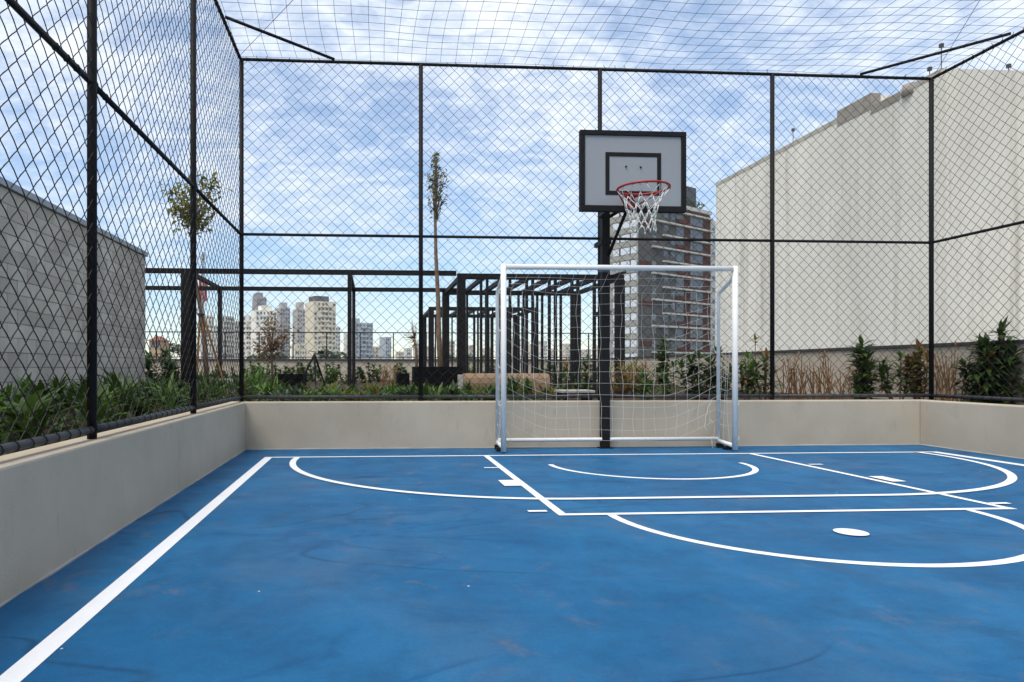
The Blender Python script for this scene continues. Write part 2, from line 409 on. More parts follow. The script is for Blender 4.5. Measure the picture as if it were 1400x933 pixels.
# ------------------------------------------------------------------ chain link fences
FT, FM, FB = 4.39, 2.415, 0.575
PW = 0.0615
def chain_mesh(length, z0, z1, n=3, r=0.0024, seed=0):
    """woven pickets along local x, 0..length, each wire a zigzag hooked into the next"""
    rg = random.Random(seed); mb = MB(); k = int((z1 - z0) / PW); cnt = int(length / PW)
    hh = (z1 - z0) / k; ww = length / cnt
    ph = [rg.uniform(0, 6.28) for _ in range(6)]
    def wob(x, z):
        return (0.010 * math.sin(1.1 * x + 0.7 * z + ph[0]) + 0.006 * math.sin(2.3 * x - 1.9 * z + ph[1]),
                0.018 * math.sin(1.3 * x + ph[2]) * math.sin(1.5 * z + ph[3]), 0.008 * math.sin(1.7 * x + ph[4]) * math.sin(1.1 * z + ph[5]))
    for i in range(cnt):
        x = (i + 0.5) * ww; pts = []
        for j in range(k + 1):
            sgn = 1 if (j + i) % 2 else -1
            xx = x + sgn * (ww * 0.5 + r * 0.7)
            z = z0 + j * hh
            a = wob(xx, z)
            pts.append((xx + a[0], a[1], z + a[2]))
            if j < k:
                xm = x; zm = z + hh / 2; a = wob(xm, zm)
                pts.append((xm + a[0] , a[1] - sgn * r * 0.9, zm + a[2]))
        mb.tube(pts, r, n, cap=False)
    return mb
def fence(label, origin, direction, posts, end_posts, n=3, r=0.0032, seed=1, mesh_to=None):
    """posts: distances along the fence line; one mesh panel per bay"""
    ang = math.atan2(direction[1], direction[0])
    t = thing('chain_link_fence', label, 'fence', (origin[0], origin[1], 0), ang)
    ln = posts[-1]
    for p in end_posts:
        MB().tube([(p, 0, WT - 0.01), (p, 0, FT)], 0.025, 12).build('post', M_black, t, True)
    for a, b in zip(posts[:-1], posts[1:]):
        m = chain_mesh(b - a - 0.01, FB, FT - 0.01, n, r, seed); seed += 1
        o = m.build('chain_link_mesh', M_wire, t, False, loc=(a + 0.005, 0, 0)); o['kind'] = 'stuff'
        for nm, z, rr in (('top_rail', FT, 0.0175), ('middle_rail', FM, 0.0165), ('bottom_rail', FB, 0.021)):
            MB().tube([(a, 0, z), (b, 0, z)], rr, 10).build(nm, M_rail if z == FB else M_black, t, True)
        tie = MB(); q = a + 0.06
        while q < b - 0.03:
            for z, rr in ((FB, 0.023), (FT, 0.0195), (FM, 0.0185)):
                if z == FM and random.random() < 0.6: continue
                ring = [(q + 0.006 * math.sin(u), rr * math.cos(u), z + rr * math.sin(u)) for u in [2 * PI * i / 8 for i in range(8)]]
                tie.tube(ring, 0.0024, 4, closed=True)
                if z == FT and random.random() < 0.55:
                    tie.tube([(q, 0, z + rr), (q + rnd(-.02, .02), rnd(-.015, .015), z + rr + rnd(0.01, 0.035))], 0.003, 4)
            q += 0.1 + rnd(0, 0.03)
        o = tie.build('tie_wires', M_wire, t); o['kind'] = 'stuff'
        for z in (FM, FB):
            cl = MB(); ring = [(b - 0.012, 0.0245 * math.cos(u), z + 0.0245 * math.sin(u)) for u in [2 * PI * i / 8 for i in range(8)]]
            cl.tube(ring, 0.006, 4, closed=True); cl.build('clamp', M_black, t)
    return t
XF0, XF1, YF = -1.482, 6.715, 7.62
fb = fence('black chain link fence across the back of the court behind the backboard', (XF0, YF), (1, 0),
           [0, 2.03, 4.125, 6.21, XF1 - XF0], [0, 2.03, 4.125, 6.21, XF1 - XF0], 3, 0.0028, 11)
fl = fence('tall black chain link fence running along the left low wall', (XF0 - 0.01, YF), (0, -1), [0.03, 1.98, 3.98, 5.98, 7.98, 9.98, 11.98],
           [1.98, 3.98, 5.98, 7.98, 9.98, 11.98], 4, 0.0027, 31)
fr = fence('black chain link fence at the right edge above the short wall', (XF1, YF), (0, -1), [0.03, 2.03, 4.03, 6.03, 8.03, 10.03],
           [2.03, 4.03, 6.03, 8.03, 10.03], 3, 0.0028, 51)
for a, b in (((0.0, -0.82, FT + .045), (1.04, 0.0, FT + .03)), ((7.30, 0.0, FT + .03), (8.2, -1.0, FT + .045))):
    MB().tube([a, b], 0.016, 10).build('corner_brace', M_black, fb, True)

# ------------------------------------------------------------------ overhead net
net = thing('overhead_net', 'dark square mesh netting stretched over the whole court as a roof', 'net', (0, 0, FT + 0.03))
nm = MB(); S = 0.16
def nz(x, y):
    sag = 0.05 * math.sin((x - XF0) / (XF1 - XF0) * PI) * (1 - math.exp(-(YF - y) * 0.8))
    return -sag + 0.012 * math.sin(2.1 * x + 1.3 * y) + 0.01 * math.sin(3.7 * y - 1.9 * x)
def nx(x, y): return x + 0.035 * math.sin(1.6 * y + 0.6 * x) + 0.015 * math.sin(4.1 * x + 2 * y)
def ny(x, y): return y + 0.03 * math.sin(1.2 * x + 0.5 * y) + 0.014 * math.sin(4.7 * x - 1.1 * y)
xs = [XF0 + 0.02 + i * S for i in range(int((XF1 - XF0) / S) + 1)]
ys = [YF - 0.02 - i * S for i in range(82)]
for x in xs: nm.tube([(nx(x, y), ny(x, y) if i else YF, nz(x, y)) for i, y in enumerate(ys)], 0.0022, 3, cap=False)
for i, y in enumerate(ys): nm.tube([(nx(x, y), ny(x, y) if i else YF, nz(x, y)) for x in xs], 0.0022, 3, cap=False)
kn = MB()
for x in xs:
    for y in ys[1:42]:
        p = Vector((nx(x, y), ny(x, y), nz(x, y))); b = len(kn.v); q = 0.0042
        kn.v += [p + Vector(d) for d in ((q, 0, 0), (-q, 0, 0), (0, q, 0), (0, -q, 0), (0, 0, q), (0, 0, -q))]
        kn.f += [tuple(b + i for i in f) for f in ((0, 2, 4), (2, 1, 4), (1, 3, 4), (3, 0, 4), (2, 0, 5), (1, 2, 5), (3, 1, 5), (0, 3, 5))]
o = nm.build('net_mesh', M_twine, net); o['kind'] = 'stuff'
o = kn.build('net_knots', M_twine, net); o['kind'] = 'stuff'
for (pa, pb) in (((330, 78), (420, -20)), ((1278, 104), (1352, -20))):
    a = atY(*pa, YF) if pa[1] < 90 else atY(*pa, YF); a.z = FT + .06
    b = atZ(*pb, FT + .08)
    MB().tube([a - Vector((0, 0, FT + .03)), b - Vector((0, 0, FT + .03))], 0.0026, 4).build('support_cable', M_twine, net)

# ------------------------------------------------------------------ basketball hoop
GX = 2.62                                             # pole axis
YBD = 6.86                                            # face of the board
hoop = thing('basketball_hoop', 'basketball hoop with grey black-edged backboard and red rim on a dark pole', 'basketball hoop', (GX, YB - 0.06, 0))
def hl(p): return Vector(p) - Vector((GX, YB - 0.06, 0))
MB().box(-0.044, 0.044, -0.05, 0.05, 0.012, 3.02).build('pole', M_black, hoop, bevel=0.006)
MB().box(-0.075, 0.075, -0.07, 0.055, 0.001, 0.010).build('base_plate', M_black, hoop)
a = atY(793, 178.5, YBD); b = atY(938, 291, YBD)
bx0, bx1, bz0, bz1 = a.x, b.x, b.z, (a.z + atY(938, 180, YBD).z) / 2
yb_ = YBD - (YB - 0.06)
fw = 0.052
brd = MB().box(bx0 + 0.02 - GX, bx1 - 0.02 - GX, yb_ + 0.006, yb_ + 0.03, bz0 + 0.02, bz1 - 0.02).build('backboard', M_board, hoop)
for q in ((bx0, bx1, bz1 - fw, bz1), (bx0, bx1, bz0, bz0 + fw + .012), (bx0, bx0 + fw, bz0 + fw + .013, bz1 - fw - .001), (bx1 - fw, bx1, bz0 + fw + .013, bz1 - fw - .001)):
    MB().box(q[0] - GX, q[1] - GX, yb_ - 0.01, yb_ + 0.045, q[2], q[3]).build('board_frame', M_black, brd, bevel=0.004)
a = atY(828, 208, YBD); b = atY(904, 267.5, YBD); tw = 0.042
for q in ((a.x, b.x, a.z - tw, a.z), (a.x, b.x, b.z, b.z + tw), (a.x, a.x + tw, b.z + tw, a.z - tw), (b.x - tw, b.x, b.z + tw, a.z - tw)):
    MB().box(q[0] - GX, q[1] - GX, yb_ + 0.001, yb_ + 0.007, q[2], q[3]).build('target_line', M_black, brd)
for px, py in ((856, 228), (876, 229), (875, 249)):
    p = hl(atY(px, py, YBD)); MB().tube([p + Vector((0, .01, 0)), p + Vector((0, -.008, 0))], 0.009, 8).build('bolt', M_black, brd)
# arms from the pole to the board, diagonal struts
for sx in (-0.055, 0.055):
    for z in (2.98, 2.62):
        MB().tube([(sx, 0, z), (sx * 1.2, yb_ + 0.045, z)], 0.02, 8).build('arm', M_black, hoop, True)
MB().tube([(0.03, -0.04, 2.18), (0.10, yb_ + 0.05, 2.66)], 0.018, 8).build('strut', M_black, hoop, True)
MB().tube([(0.04, -0.04, 1.93), (0.30, 0.16, 2.02)], 0.017, 8).build('strut', M_black, hoop, True)
for z in (1.5, 2.3): MB().box(-0.056, 0.056, -0.056, 0.20, z, z + 0.05).build('fence_clamp', M_black, hoop)
# rim
RR = 0.248
yr = yb_ - 0.115 - RR
rc = Vector((2.695 - GX, yr, atY(881, 257.5, YBD - 0.115 - RR).z))
cu = MB(); cu.tube([rc + Vector((RR * math.cos(2 * PI * i / 48), RR * math.sin(2 * PI * i / 48), 0)) for i in range(48)], 0.0115, 8, closed=True)
rim = cu.build('rim', M_red, hoop, True)
pb = rc + Vector((0, RR + 0.112, 0))
br = MB(); br.box(pb.x - 0.055, pb.x + 0.055, pb.y - 0.012, pb.y - 0.002, pb.z - 0.12, pb.z + 0.015)
br.box(pb.x - 0.05, pb.x + 0.05, rc.y + RR - 0.005, pb.y - 0.012, pb.z - 0.006, pb.z + 0.008)
br.build('bracket', M_red, rim)
for sgn in (-1, 1):
    MB().tube([rc + Vector((sgn * RR * 0.9, RR * 0.43, -0.004)), pb + Vector((sgn * 0.045, -0.012, -0.105))], 0.0085, 6).build('rim_brace', M_red, rim, True)
    MB().tube([rc + Vector((sgn * RR * 0.55, RR * 0.83, -0.004)), pb + Vector((sgn * 0.05, -0.012, 0.0))], 0.008, 6).build('rim_brace', M_red, rim, True)
hk = MB()
for i in range(12):
    u = 2 * PI * (i + 0.5) / 12; p = rc + Vector((RR * math.cos(u), RR * math.sin(u), 0))
    hk.tube([p + Vector((-.012, 0, -.006)), p + Vector((-.006, 0, -.022)), p + Vector((.006, 0, -.022)), p + Vector((.012, 0, -.006))], 0.0035, 5)
hk.build('net_hooks', M_red, rim)['kind'] = 'stuff'
nt_ = MB(); rows = [(0.0, RR, -0.02), (0.08, 0.195, 0), (0.16, 0.155, 0), (0.245, 0.128, 0), (0.32, 0.118, 0), (0.39, 0.125, 0)]
rg = random.Random(5); pts = {}
for k, (dz, rr, _) in enumerate(rows):
    for i in range(12):
        u = 2 * PI * (i + 0.5 + (0.5 if k % 2 else 0)) / 12
        s_ = 1 + rg.uniform(-.10, .10) * (k > 0)
        pts[k, i] = rc + Vector((rr * s_ * math.cos(u) , rr * s_ * math.sin(u), -0.02 - dz + rg.uniform(-.025, .02) * (k > 0)))
for k in range(len(rows) - 1):
    for i in range(12):
        j = (i + 1) % 12 if k % 2 else (i - 1) % 12
        for q in (pts[k + 1, i], pts[k + 1, j]):
            p = pts[k, i]; m_ = (p + q) / 2 + jit(0.008)
            nt_.tube([p, m_, q], 0.0042, 5)
for i in range(12):
    p = pts[len(rows) - 1, i]; nt_.tube([p, p + Vector((rg.uniform(-.01, .01), 0, -0.03))], 0.006, 5)
o = nt_.build('hoop_net', M_cord, hoop, True); o['kind'] = 'stuff'

# ------------------------------------------------------------------ football goal
GL, GR_, GY, GYB, GH = 1.388, 3.935, 7.02, 7.37, 1.985
goal = thing('football_goal', 'white tubular football goal with loose white net standing against the back wall', 'goal', ((GL + GR_) / 2, GY, 0))
O = Vector(((GL + GR_) / 2, GY, 0))
def gt(name, pts, r, n=12):
    return MB().tube([Vector(p) - O for p in pts], r, n).build(name, M_white, goal, True)
gt('goal_post', [(GL, GY, 0.012), (GL, GY, GH + 0.030)], 0.030); gt('goal_post', [(GR_, GY, 0.012), (GR_, GY, GH + 0.030)], 0.030)
gt('crossbar', [(GL + 0.03, GY, GH), (GR_ - 0.03, GY, GH)], 0.029)
RZ = 1.74
for x in (GL, GR_):
    gt('rear_post', [(x, GY + 0.02, GH - 0.06), (x, GY + 0.10, GH - 0.12), (x, GYB - 0.03, RZ + 0.03), (x, GYB, RZ - 0.02), (x, GYB, 0.09)], 0.020, 10)
    gt('base_bar', [(x, GY + 0.03, 0.055), (x, GYB, 0.075)], 0.024, 10)
    sx = 1 if x > 2 else -1
    MB().box(x - 0.05, x + 0.05, GY + 0.10, GY + 0.17, 0.003, 0.04, Matrix.Translation(-O)).build('foot', M_black, goal)
    MB().box(x - 0.035, x + 0.035, GYB - 0.06, GYB - 0.01, 0.003, 0.05, Matrix.Translation(-O)).build('foot', M_black, goal)
    hk = MB()
    for z in (0.12, 0.5, 0.9, 1.3, 1.7): hk.tube([Vector((x + sx * 0.03, GY, z)) - O, Vector((x + sx * 0.05, GY + .01, z + .015)) - O, Vector((x + sx * 0.05, GY + .01, z + .04)) - O], 0.004, 5)
    hk.build('net_hooks', M_white, goal)['kind'] = 'stuff'
gt('rear_bar', [(GL, GYB, 0.10), (GR_, GYB, 0.10)], 0.021, 10)
gn = MB(); rg = random.Random(9)
W_ = GR_ - GL
def backnet(u, v):
    """u 0..1 across, v in metres down the net from the crossbar"""
    x = GL + 0.03 + u * (W_ - 0.06)
    slope = 0.40
    if v < slope: f = v / slope; y = GY + f * (GYB - GY - 0.02); z = GH - 0.035 - f * (GH - RZ - 0.03)
    else: y = GYB - 0.02; z = RZ - 0.005 - (v - slope) * 1.0
    e = min(u, 1 - u) * W_
    lift = max(0, 1 - e / 0.62) ** 1.4 * min(1.0, max(0, v - 0.2) / 0.8)
    z += 0.26 * lift
    y -= 0.10 * lift
    pull = 0.10 * math.sin(PI * u) * max(0, v - slope) * 0.5
    y -= pull
    return Vector((x + 0.009 * math.sin(7 * v + 3 * u * 6), y + 0.012 * math.sin(7 * u * W_ + 4 * v), max(z, 0.1) + 0.008 * math.sin(4.3 * u * W_ + 2.2 * v)))
NV = [i * 0.128 for i in range(17)]
NU = [i / 20 for i in range(21)]
for v in NV:
    gn.tube([backnet(i / 60, v) - O for i in range(61)], 0.00135, 4, cap=False)
for u in NU:
    ph = rg.uniform(0, 6)
    gn.tube([backnet(u, v_ * 0.0512) + Vector((0.006 * math.sin(v_ * 0.9 + ph), 0, 0)) - O for v_ in range(41)], 0.00135, 4, cap=False)
for x in (GL + 0.0, GR_ - 0.0):                         # side panels
    for k in range(1, 14):
        z = GH - k * 0.13
        yb2 = GYB if z < RZ else GY + (GYB - GY) * (GH - z) / (GH - RZ)
        gn.tube([Vector((x + 0.02 * math.sin(6 * t_ + k), GY + (yb2 - GY) * t_, z + 0.03 * math.sin(PI * t_) * (-1) + rg.uniform(-.008, .008))) - O for t_ in (0, .25, .5, .75, 1)], 0.0016, 4)
    for t_ in (0.33, 0.66):
        top = GH - 0.06 - (GH - RZ) * t_
        gn.tube([Vector((x + 0.02 * math.sin(5 * z_ + t_ * 9), GY + (GYB - GY) * t_ + 0.02 * math.sin(z_ * 8), 0.08 + (top - 0.08) * z_)) - O for z_ in [q / 14 for q in range(15)]], 0.0016, 4)
lo = MB()
for (x0, z0) in ((GR_ - .10, 0.55), (GR_ - .13, 0.34), (GL + .1, 0.42)):      # loose tails of cord
    p = Vector((x0, GYB - .05, z0)) - O; q = [p]
    for i in range(7): p = p + Vector((rg.uniform(-.03, .03), rg.uniform(-.02, .02), -0.05)); q.append(p)
    gn.tube(q, 0.003, 4)
o = gn.build('goal_net', M_cord, goal); o['kind'] = 'stuff'

# ------------------------------------------------------------------ left: concrete block wall with zinc coping
WX, WY1 = -3.80, 11.35
wt_ = atX(203, 353, WX).z
bw = thing('block_wall', 'tall grey concrete block wall with zinc coping at far left', 'wall', (WX, 0, 0))
MB().box(-0.30, -0.02, 1.0, WY1 - 0.02, 0.0, wt_ - 0.01).build('wall_core', M_mortar, bw)
bl, bh = 0.40, 0.154
nrow = int((wt_ - SOIL + 0.05) / bh); proto = None
hb = MB().box(-0.012, 0.014, -bl / 2 + 0.003, bl / 2 - 0.003, 0.003, bh - 0.003)
rows_ = nrow
for r_ in range(rows_):
    z = wt_ - 0.012 - (r_ + 1) * bh
    y = WY1 - bl / 2 - (bl / 2 if r_ % 2 else 0)
    if r_ % 2:
        MB().box(-0.012, 0.014, -bl / 4 + 0.003, bl / 4 - 0.003, 0.003, bh - 0.003).build('block', M_block, bw, bevel=0.0, loc=(rnd(-.003, .003), WY1 - bl / 4, z))
    while y > 4.9:
        if proto is None:
            proto = hb.build('block', M_block, bw); c = proto
        else:
            c = proto.copy(); COL.objects.link(c); c.parent = bw
        c.location = (rnd(-.004, .004), y, z); y -= bl
MB().box(-0.36, 0.05, 1.0, WY1 + 0.03, wt_ - 0.008, wt_ + 0.065).build('coping', M_flash, bw, bevel=0.004)

# ------------------------------------------------------------------ terrace parapets and railing
PX, PZ, PY = 7.8, 1.235, 26.0
rp = thing('parapet_wall', 'beige parapet wall with dark coping along the right planting bed', 'wall', (PX, 0, 0))
MB().box(0, 0.2, -10, PY - 0.01, 0.0, PZ - 0.03).build('wall', M_stucco, rp)
MB().box(-0.03, 0.24, -10, PY - 0.01, PZ - 0.029, PZ + 0.012).build('coping', M_coping, rp)
fp = thing('parapet_wall', 'beige parapet wall with dark coping at the far end of the terrace', 'wall', (0, PY, 0))
MB().box(-14, PX + 0.2, 0.01, 0.25, 0.0, PZ - 0.03).build('wall', M_stucco, fp)
MB().box(-14, PX + 0.25, -0.05, 0.30, PZ - 0.029, PZ + 0.03).build('coping', M_coping, fp)
rl = thing('metal_railing', 'thin dark metal railing along the far parapet before the city', 'railing', (0, PY + 0.12, PZ))
RT = atY(600, 454.5, PY).z - PZ
xe = atY(806, 455, PY).x
MB().box(-14, xe + 0.24, -0.02, 0.02, RT - 0.035, RT).build('handrail', M_black, rl)
MB().box(-14, xe, -0.015, 0.015, 0.09, 0.12).build('lower_rail', M_black, rl)
x = xe; pr = None
while x > -13.5:
    if pr is None: pr = MB().box(-0.02, 0.02, -0.019, 0.019, 0.03, RT - 0.036).build('railing_post', M_black, rl); c = pr
    else: c = pr.copy(); COL.objects.link(c); c.parent = rl
    c.location = (x, 0, 0); x -= 1.3

# ------------------------------------------------------------------ pergolas
def bar(name, x0, x1, y0, y1, z0, z1, par): return MB().box(x0, x1, y0, y1, z0, z1).build(name, M_black, par, bevel=0.004)
PZT, PD, PWD = 2.60, 2.55, 2.90
def pergola(loc, label):
    t = thing('steel_pergola', label, 'pergola', loc, 0, 'dark steel pergolas on the terrace')
    g = SOIL - 0.02; T = PZT
    s = 0.073
    for y in (0, PD):
        bar('beam', -s, PWD + s, y - 0.04, y + 0.04, T - 0.10, T, t)
        for x in (0, PWD): bar('corner_post', x - s, x + s, y - 0.075 + (0.117 if y else -0.041) * 0, y + 0.075, g, T - 0.102, t)
    n = 7
    for i in range(n + 1):
        x = PWD * i / n
        bar('cross_beam', x - 0.03, x + 0.03, 0.042, PD - 0.042, T - 0.095, T - 0.005, t)
        if 0 < i < n:
            for y in (0, PD):
                for q in (-0.055, 0.055):
                    bar('post', x + q - 0.019, x + q + 0.019, y - 0.05, y + 0.05, g, T - 0.102, t)
    return t
bx_ = atY(630.5, 504, 11.85).x
pergola((bx_, 11.85, 0), 'nearer dark steel pergola of close paired posts behind the goal')
pergola((atY(588, 504, 18.3).x + 0.03, 18.3, 0), 'smaller looking dark steel pergola farther back beyond the paired posts')
lp = thing('steel_pergola', 'wide open dark steel pergola of two long beams over the left bed', 'pergola', (0, 11.85, 0), 0, 'dark steel pergolas on the terrace')
g = SOIL - 0.02
xa, xb = atY(255, 504, 11.85).x, atY(478, 504, 11.85).x
T2 = PZT + 0.045
for y in (0, PD): bar('beam', -7.5, bx_ - 0.09 if y == 0 else bx_ + 0.3, y - 0.04, y + 0.04, T2 - 0.085, T2, lp)
for x in (xa, xb, xa - 3.0):
    bar('cross_beam', x - 0.035, x + 0.035, 0.042, PD - 0.042, T2 - 0.082, T2 - 0.004, lp)
    for y in (0, PD): bar('post', x - (0.08 if x == xa and y == 0 else 0.035), x + (0.08 if x == xa and y == 0 else 0.035), y - 0.07, y + 0.07, g, T2 - 0.087, lp)

# ------------------------------------------------------------------ planters, benches, tripod
def planter(name, px0, px1, pyt, y, dy, label, m=M_pot, z0=SOIL - 0.02, cat='planter'):
    a = atY(px0, pyt, y); b = atY(px1, pyt, y)
    t = thing(name, label, cat, ((a.x + b.x) / 2, y + dy / 2, z0))
    hw = (b.x - a.x) / 2; h = a.z - z0; d = dy / 2; th = 0.04
    s = MB(); s.box(-hw, hw, -d, -d + th, 0, h); s.box(-hw, hw, d - th, d, 0, h); s.box(-hw, -hw + th, -d + th, d - th, 0, h); s.box(hw - th, hw, -d + th, d - th, 0, h)
    s.build('shell', m, t); MB().box(-hw + th, hw - th, -d + th, d - th, 0.01, h - 0.05).build('soil', M_soil, t)
    return t
planter('planter_box', 376, 414, 512, 12.6, 0.7, 'black planter box holding the dry shrub left of the tripod')
planter('planter_box', 566, 632, 501.5, 11.0, 0.6, 'large black planter box at the foot of the tall thin tree')
planter('planter_box', 543, 560, 511, 11.6, 0.6, 'small black planter box left of the large black planter')
a = atY(266, 518.5, 11.2); b = atY(321, 518.5, 11.2)
bt = thing('bench', 'low pale grey stone bench between plants near the left fence corner', 'bench', ((a.x + b.x) / 2, 11.4, SOIL - .02))
hw = (b.x - a.x) / 2
MB().box(-hw, hw, -0.2, 0.2, a.z - SOIL - .06, a.z - SOIL + .02).build('seat', M_pale, bt, bevel=0.01)
for sx in (-1, 1): MB().box(sx * hw * 0.8 - .08, sx * hw * 0.8 + .08, -0.17, 0.17, 0, a.z - SOIL - .062).build('leg', M_pale, bt)
# long tan bench with rounded back edge
a = atY(634, 511, 10.9); b = atY(752, 508, 10.9)
tb = thing('bench', 'long tan rendered bench with rounded edge under the nearer pergola', 'bench', ((a.x + b.x) / 2, 11.2, SOIL - .02))
hw = (b.x - a.x) / 2; hz = a.z - SOIL + .02
prof = [(-0.3, 0), (-0.31, hz * 0.6), (-0.29, hz * 0.82), (-0.24, hz * 0.95), (-0.15, hz), (0.3, hz), (0.3, 0)]
m_ = MB(); k = len(prof)
for x in (-hw, hw): m_.v += [Vector((x, p[0], p[1])) for p in prof]
m_.f = [tuple(range(k))[::-1], tuple(range(k, 2 * k))] + [(i, (i + 1) % k, k + (i + 1) % k, k + i) for i in range(k)]
m_.build('body', M_tan, tb)
MB().box(-hw - 0.09, -hw - 0.003, -0.29, 0.28, 0, hz - 0.02).build('end_slab', M_pale, tb, bevel=0.006)
a = atY(768, 534, 9.2); b = atY(814, 534, 9.2)
wb = thing('bench', 'low white topped bench seen through the goal net beside the pole', 'bench', ((a.x + b.x) / 2, 9.4, SOIL - .02))
hw = (b.x - a.x) / 2; hz = a.z - SOIL + .02
MB().box(-hw, hw, -0.2, 0.2, hz - .04, hz).build('seat', M_pale, wb, bevel=0.008)
for sx in (-1, 1): MB().box(sx * hw * 0.75 - .03, sx * hw * 0.75 + .03, -0.17, 0.17, 0, hz - .042).build('leg', M_black, wb)
tp = atY(430, 478, 15.5)
tr = thing('tripod', 'black camera tripod standing among the plants left of the thin post', 'tripod', (tp.x, 15.5, SOIL))
h = tp.z - SOIL
MB().box(-0.05, 0.09, -0.04, 0.04, h - 0.09, h - 0.02, Matrix.Rotation(0.15, 4, 'Y')).build('head', M_black, tr, bevel=.01)
MB().tube([(0, 0, h - 0.35), (0, 0, h - 0.09)], 0.022, 8).build('centre_column', M_black, tr)
for q in ((-0.38, -0.2), (0.06, -0.35), (0.24, 0.3)): MB().tube([(0, 0, h - 0.12), (q[0] * .5, q[1] * .5, h * 0.5 - 0.06), (q[0], q[1], 0.0)], [0.026, 0.023, 0.016], 8).build('leg', M_black, tr)
MB().tube([(0, 0, h - 0.06), (-0.12, -0.06, h - 0.03)], 0.008, 6).build('pan_handle', M_black, tr)

# ------------------------------------------------------------------ plants
def rosette(mb, c, n, ln, wd, lift=(0.1, 1.2), droop=0.4, seg=3, rg=random):
    for i in range(n):
        u = 2 * PI * (i / n) * 2.399 * n / 2.0 + rg.uniform(-.4, .4); e = rg.uniform(*lift)
        mb.leaf(c, (math.cos(u) * math.cos(e), math.sin(u) * math.cos(e), math.sin(e)), ln * rg.uniform(.7, 1.15), wd * rg.uniform(.8, 1.2), droop, seg)
def cane(name, px, pyt, y, label, canes=4, spread=0.14, leaf=(0.16, 0.035), density=1.0, m=G_dark, dry=0.0, low=0.25, group=None, cat='plant', seed=0, z0=SOIL - 0.02, tops=True):
    rg = random.Random(seed * 17 + int(px)); p = atY(px, pyt, y); h = p.z - z0
    t = thing(name, label, cat, (p.x, y, z0), 0, group)
    st, fo, dr = MB(), MB(), MB()
    for c in range(canes):
        hh = h * (1.0 if c == 0 else rg.uniform(.5, .92)); u = rg.uniform(0, 6.28); s = spread * (0.2 if c == 0 else 1) * rg.uniform(.4, 1)
        b0 = Vector((math.cos(u) * s * .5, math.sin(u) * s * .5, 0)); tp_ = Vector((math.cos(u) * s * 1.5 * (1 if c else .3), math.sin(u) * s * 1.5, hh - leaf[0] * 0.5))
        mid = (b0 + tp_) / 2 + Vector((math.cos(u), math.sin(u), 0)) * s * .3
        st.tube([b0, mid, tp_], [0.010, 0.008, 0.006], 5)
        for q in range(int(44 * density * hh / 0.8)):
            f = low + (1 - low) * rg.random(); pos = b0.lerp(mid, f * 2) if f < .5 else mid.lerp(tp_, f * 2 - 1)
            a = rg.uniform(0, 6.28); e = rg.uniform(-.35, .8)
            pos = pos + Vector((rg.gauss(0, .02), rg.gauss(0, .02), 0))
            tgt = dr if rg.random() < dry else fo
            tgt.leaf(pos, (math.cos(a) * math.cos(e), math.sin(a) * math.cos(e), math.sin(e)), leaf[0] * rg.uniform(.8, 1.3), leaf[1] * rg.uniform(.9, 1.35), 0.5, 2)
        if tops: rosette(dr if rg.random() < dry else fo, tp_, 9, leaf[0] * 1.1, leaf[1] * 1.1, (0.15, 1.35), 0.35, 2, rg)
    st.build('stem', M_stem, t)
    if fo.f: fo.build('foliage', m, t)
    if dr.f: dr.build('dry_foliage', G_dry, t)
    return t
def stalks(px, pyt, y, label, n=8, wpx=40, seed=0):
    rg = random.Random(seed + int(px)); p = atY(px, pyt, y); z0 = SOIL - .02; h = p.z - z0
    wd = wpx / F * y
    t = thing('dry_shrub', label, 'plant', (p.x, y, z0)); st = MB(); lf = MB()
    for i in range(n):
        x0 = rg.uniform(-.5, .5) * wd * 0.6; x1 = x0 + rg.uniform(-.25, .25) * wd; hh = h * rg.uniform(.5, 1.0)
        a = Vector((x0, rg.uniform(-.1, .1), 0)); b = Vector((x1, rg.uniform(-.15, .15), hh)); m = a.lerp(b, .4) + Vector((rg.uniform(-.06, .06), 0, 0))
        st.tube([a, m, b], [0.009, 0.007, 0.004], 5)
        if rg.random() < .7:
            c = m + Vector((rg.uniform(-.12, .12), rg.uniform(-.05, .05), hh * rg.uniform(.25, .5))); st.tube([m, c], [.006, .004], 5)
            rosette(lf, c, rg.choice((0, 3, 4)), .07, .022, (-.4, 1.2), .6, 2, rg)
        rosette(lf, b, rg.choice((0, 0, 3, 5)), .09, .024, (-.6, 1.3), .6, 2, rg)
    st.build('stem', M_stem, t)
    if lf.f: lf.build('dry_leaves', G_dry, t)
    return t
# right bed, right to left
cane('dracaena_shrub', 1367, 445, 7.75, 'tallest dark green dracaena shrub right of the fence corner', 6, .12, (0.21, 0.05), 2.0, G_dark, .02, .08, cat='shrub', seed=1)
cane('dracaena_shrub', 1341, 470, 7.9, 'full dark green dracaena shrub touching the left of the tallest one', 8, .13, (0.20, 0.05), 1.8, G_dark, .03, .08, cat='shrub', seed=2)
cane('dracaena_shrub', 1397, 505, 7.6, 'small light green shrub cut off by the right edge', 3, .1, (0.15, 0.04), 0.8, G_mid, .05, .4, cat='shrub', seed=3)
stalks(1300, 470, 8.1, 'bare brown dry stalks just right of the corner post', 18, 55, 3)
cane('dracaena_shrub', 1258, 470, 8.6, 'half dried yellow and green shrub just left of the corner post', 7, .14, (0.16, 0.04), 1.3, G_olive, .3, .25, cat='shrub', seed=4)
cane('dracaena_shrub', 1228, 482, 8.8, 'sparse olive shrub of thin canes left of the half dried shrub', 7, .17, (0.16, 0.035), 1.0, G_mid, .15, .35, cat='shrub', seed=5)
cane('dracaena_shrub', 1177, 464, 9.0, 'narrow upright dark green dracaena against the beige parapet', 6, .09, (0.18, 0.05), 2.0, G_dark, .03, .15, cat='shrub', seed=6)
stalks(1127, 484, 9.0, 'bare orange brown stalks left of the narrow dracaena', 18, 60, 5)
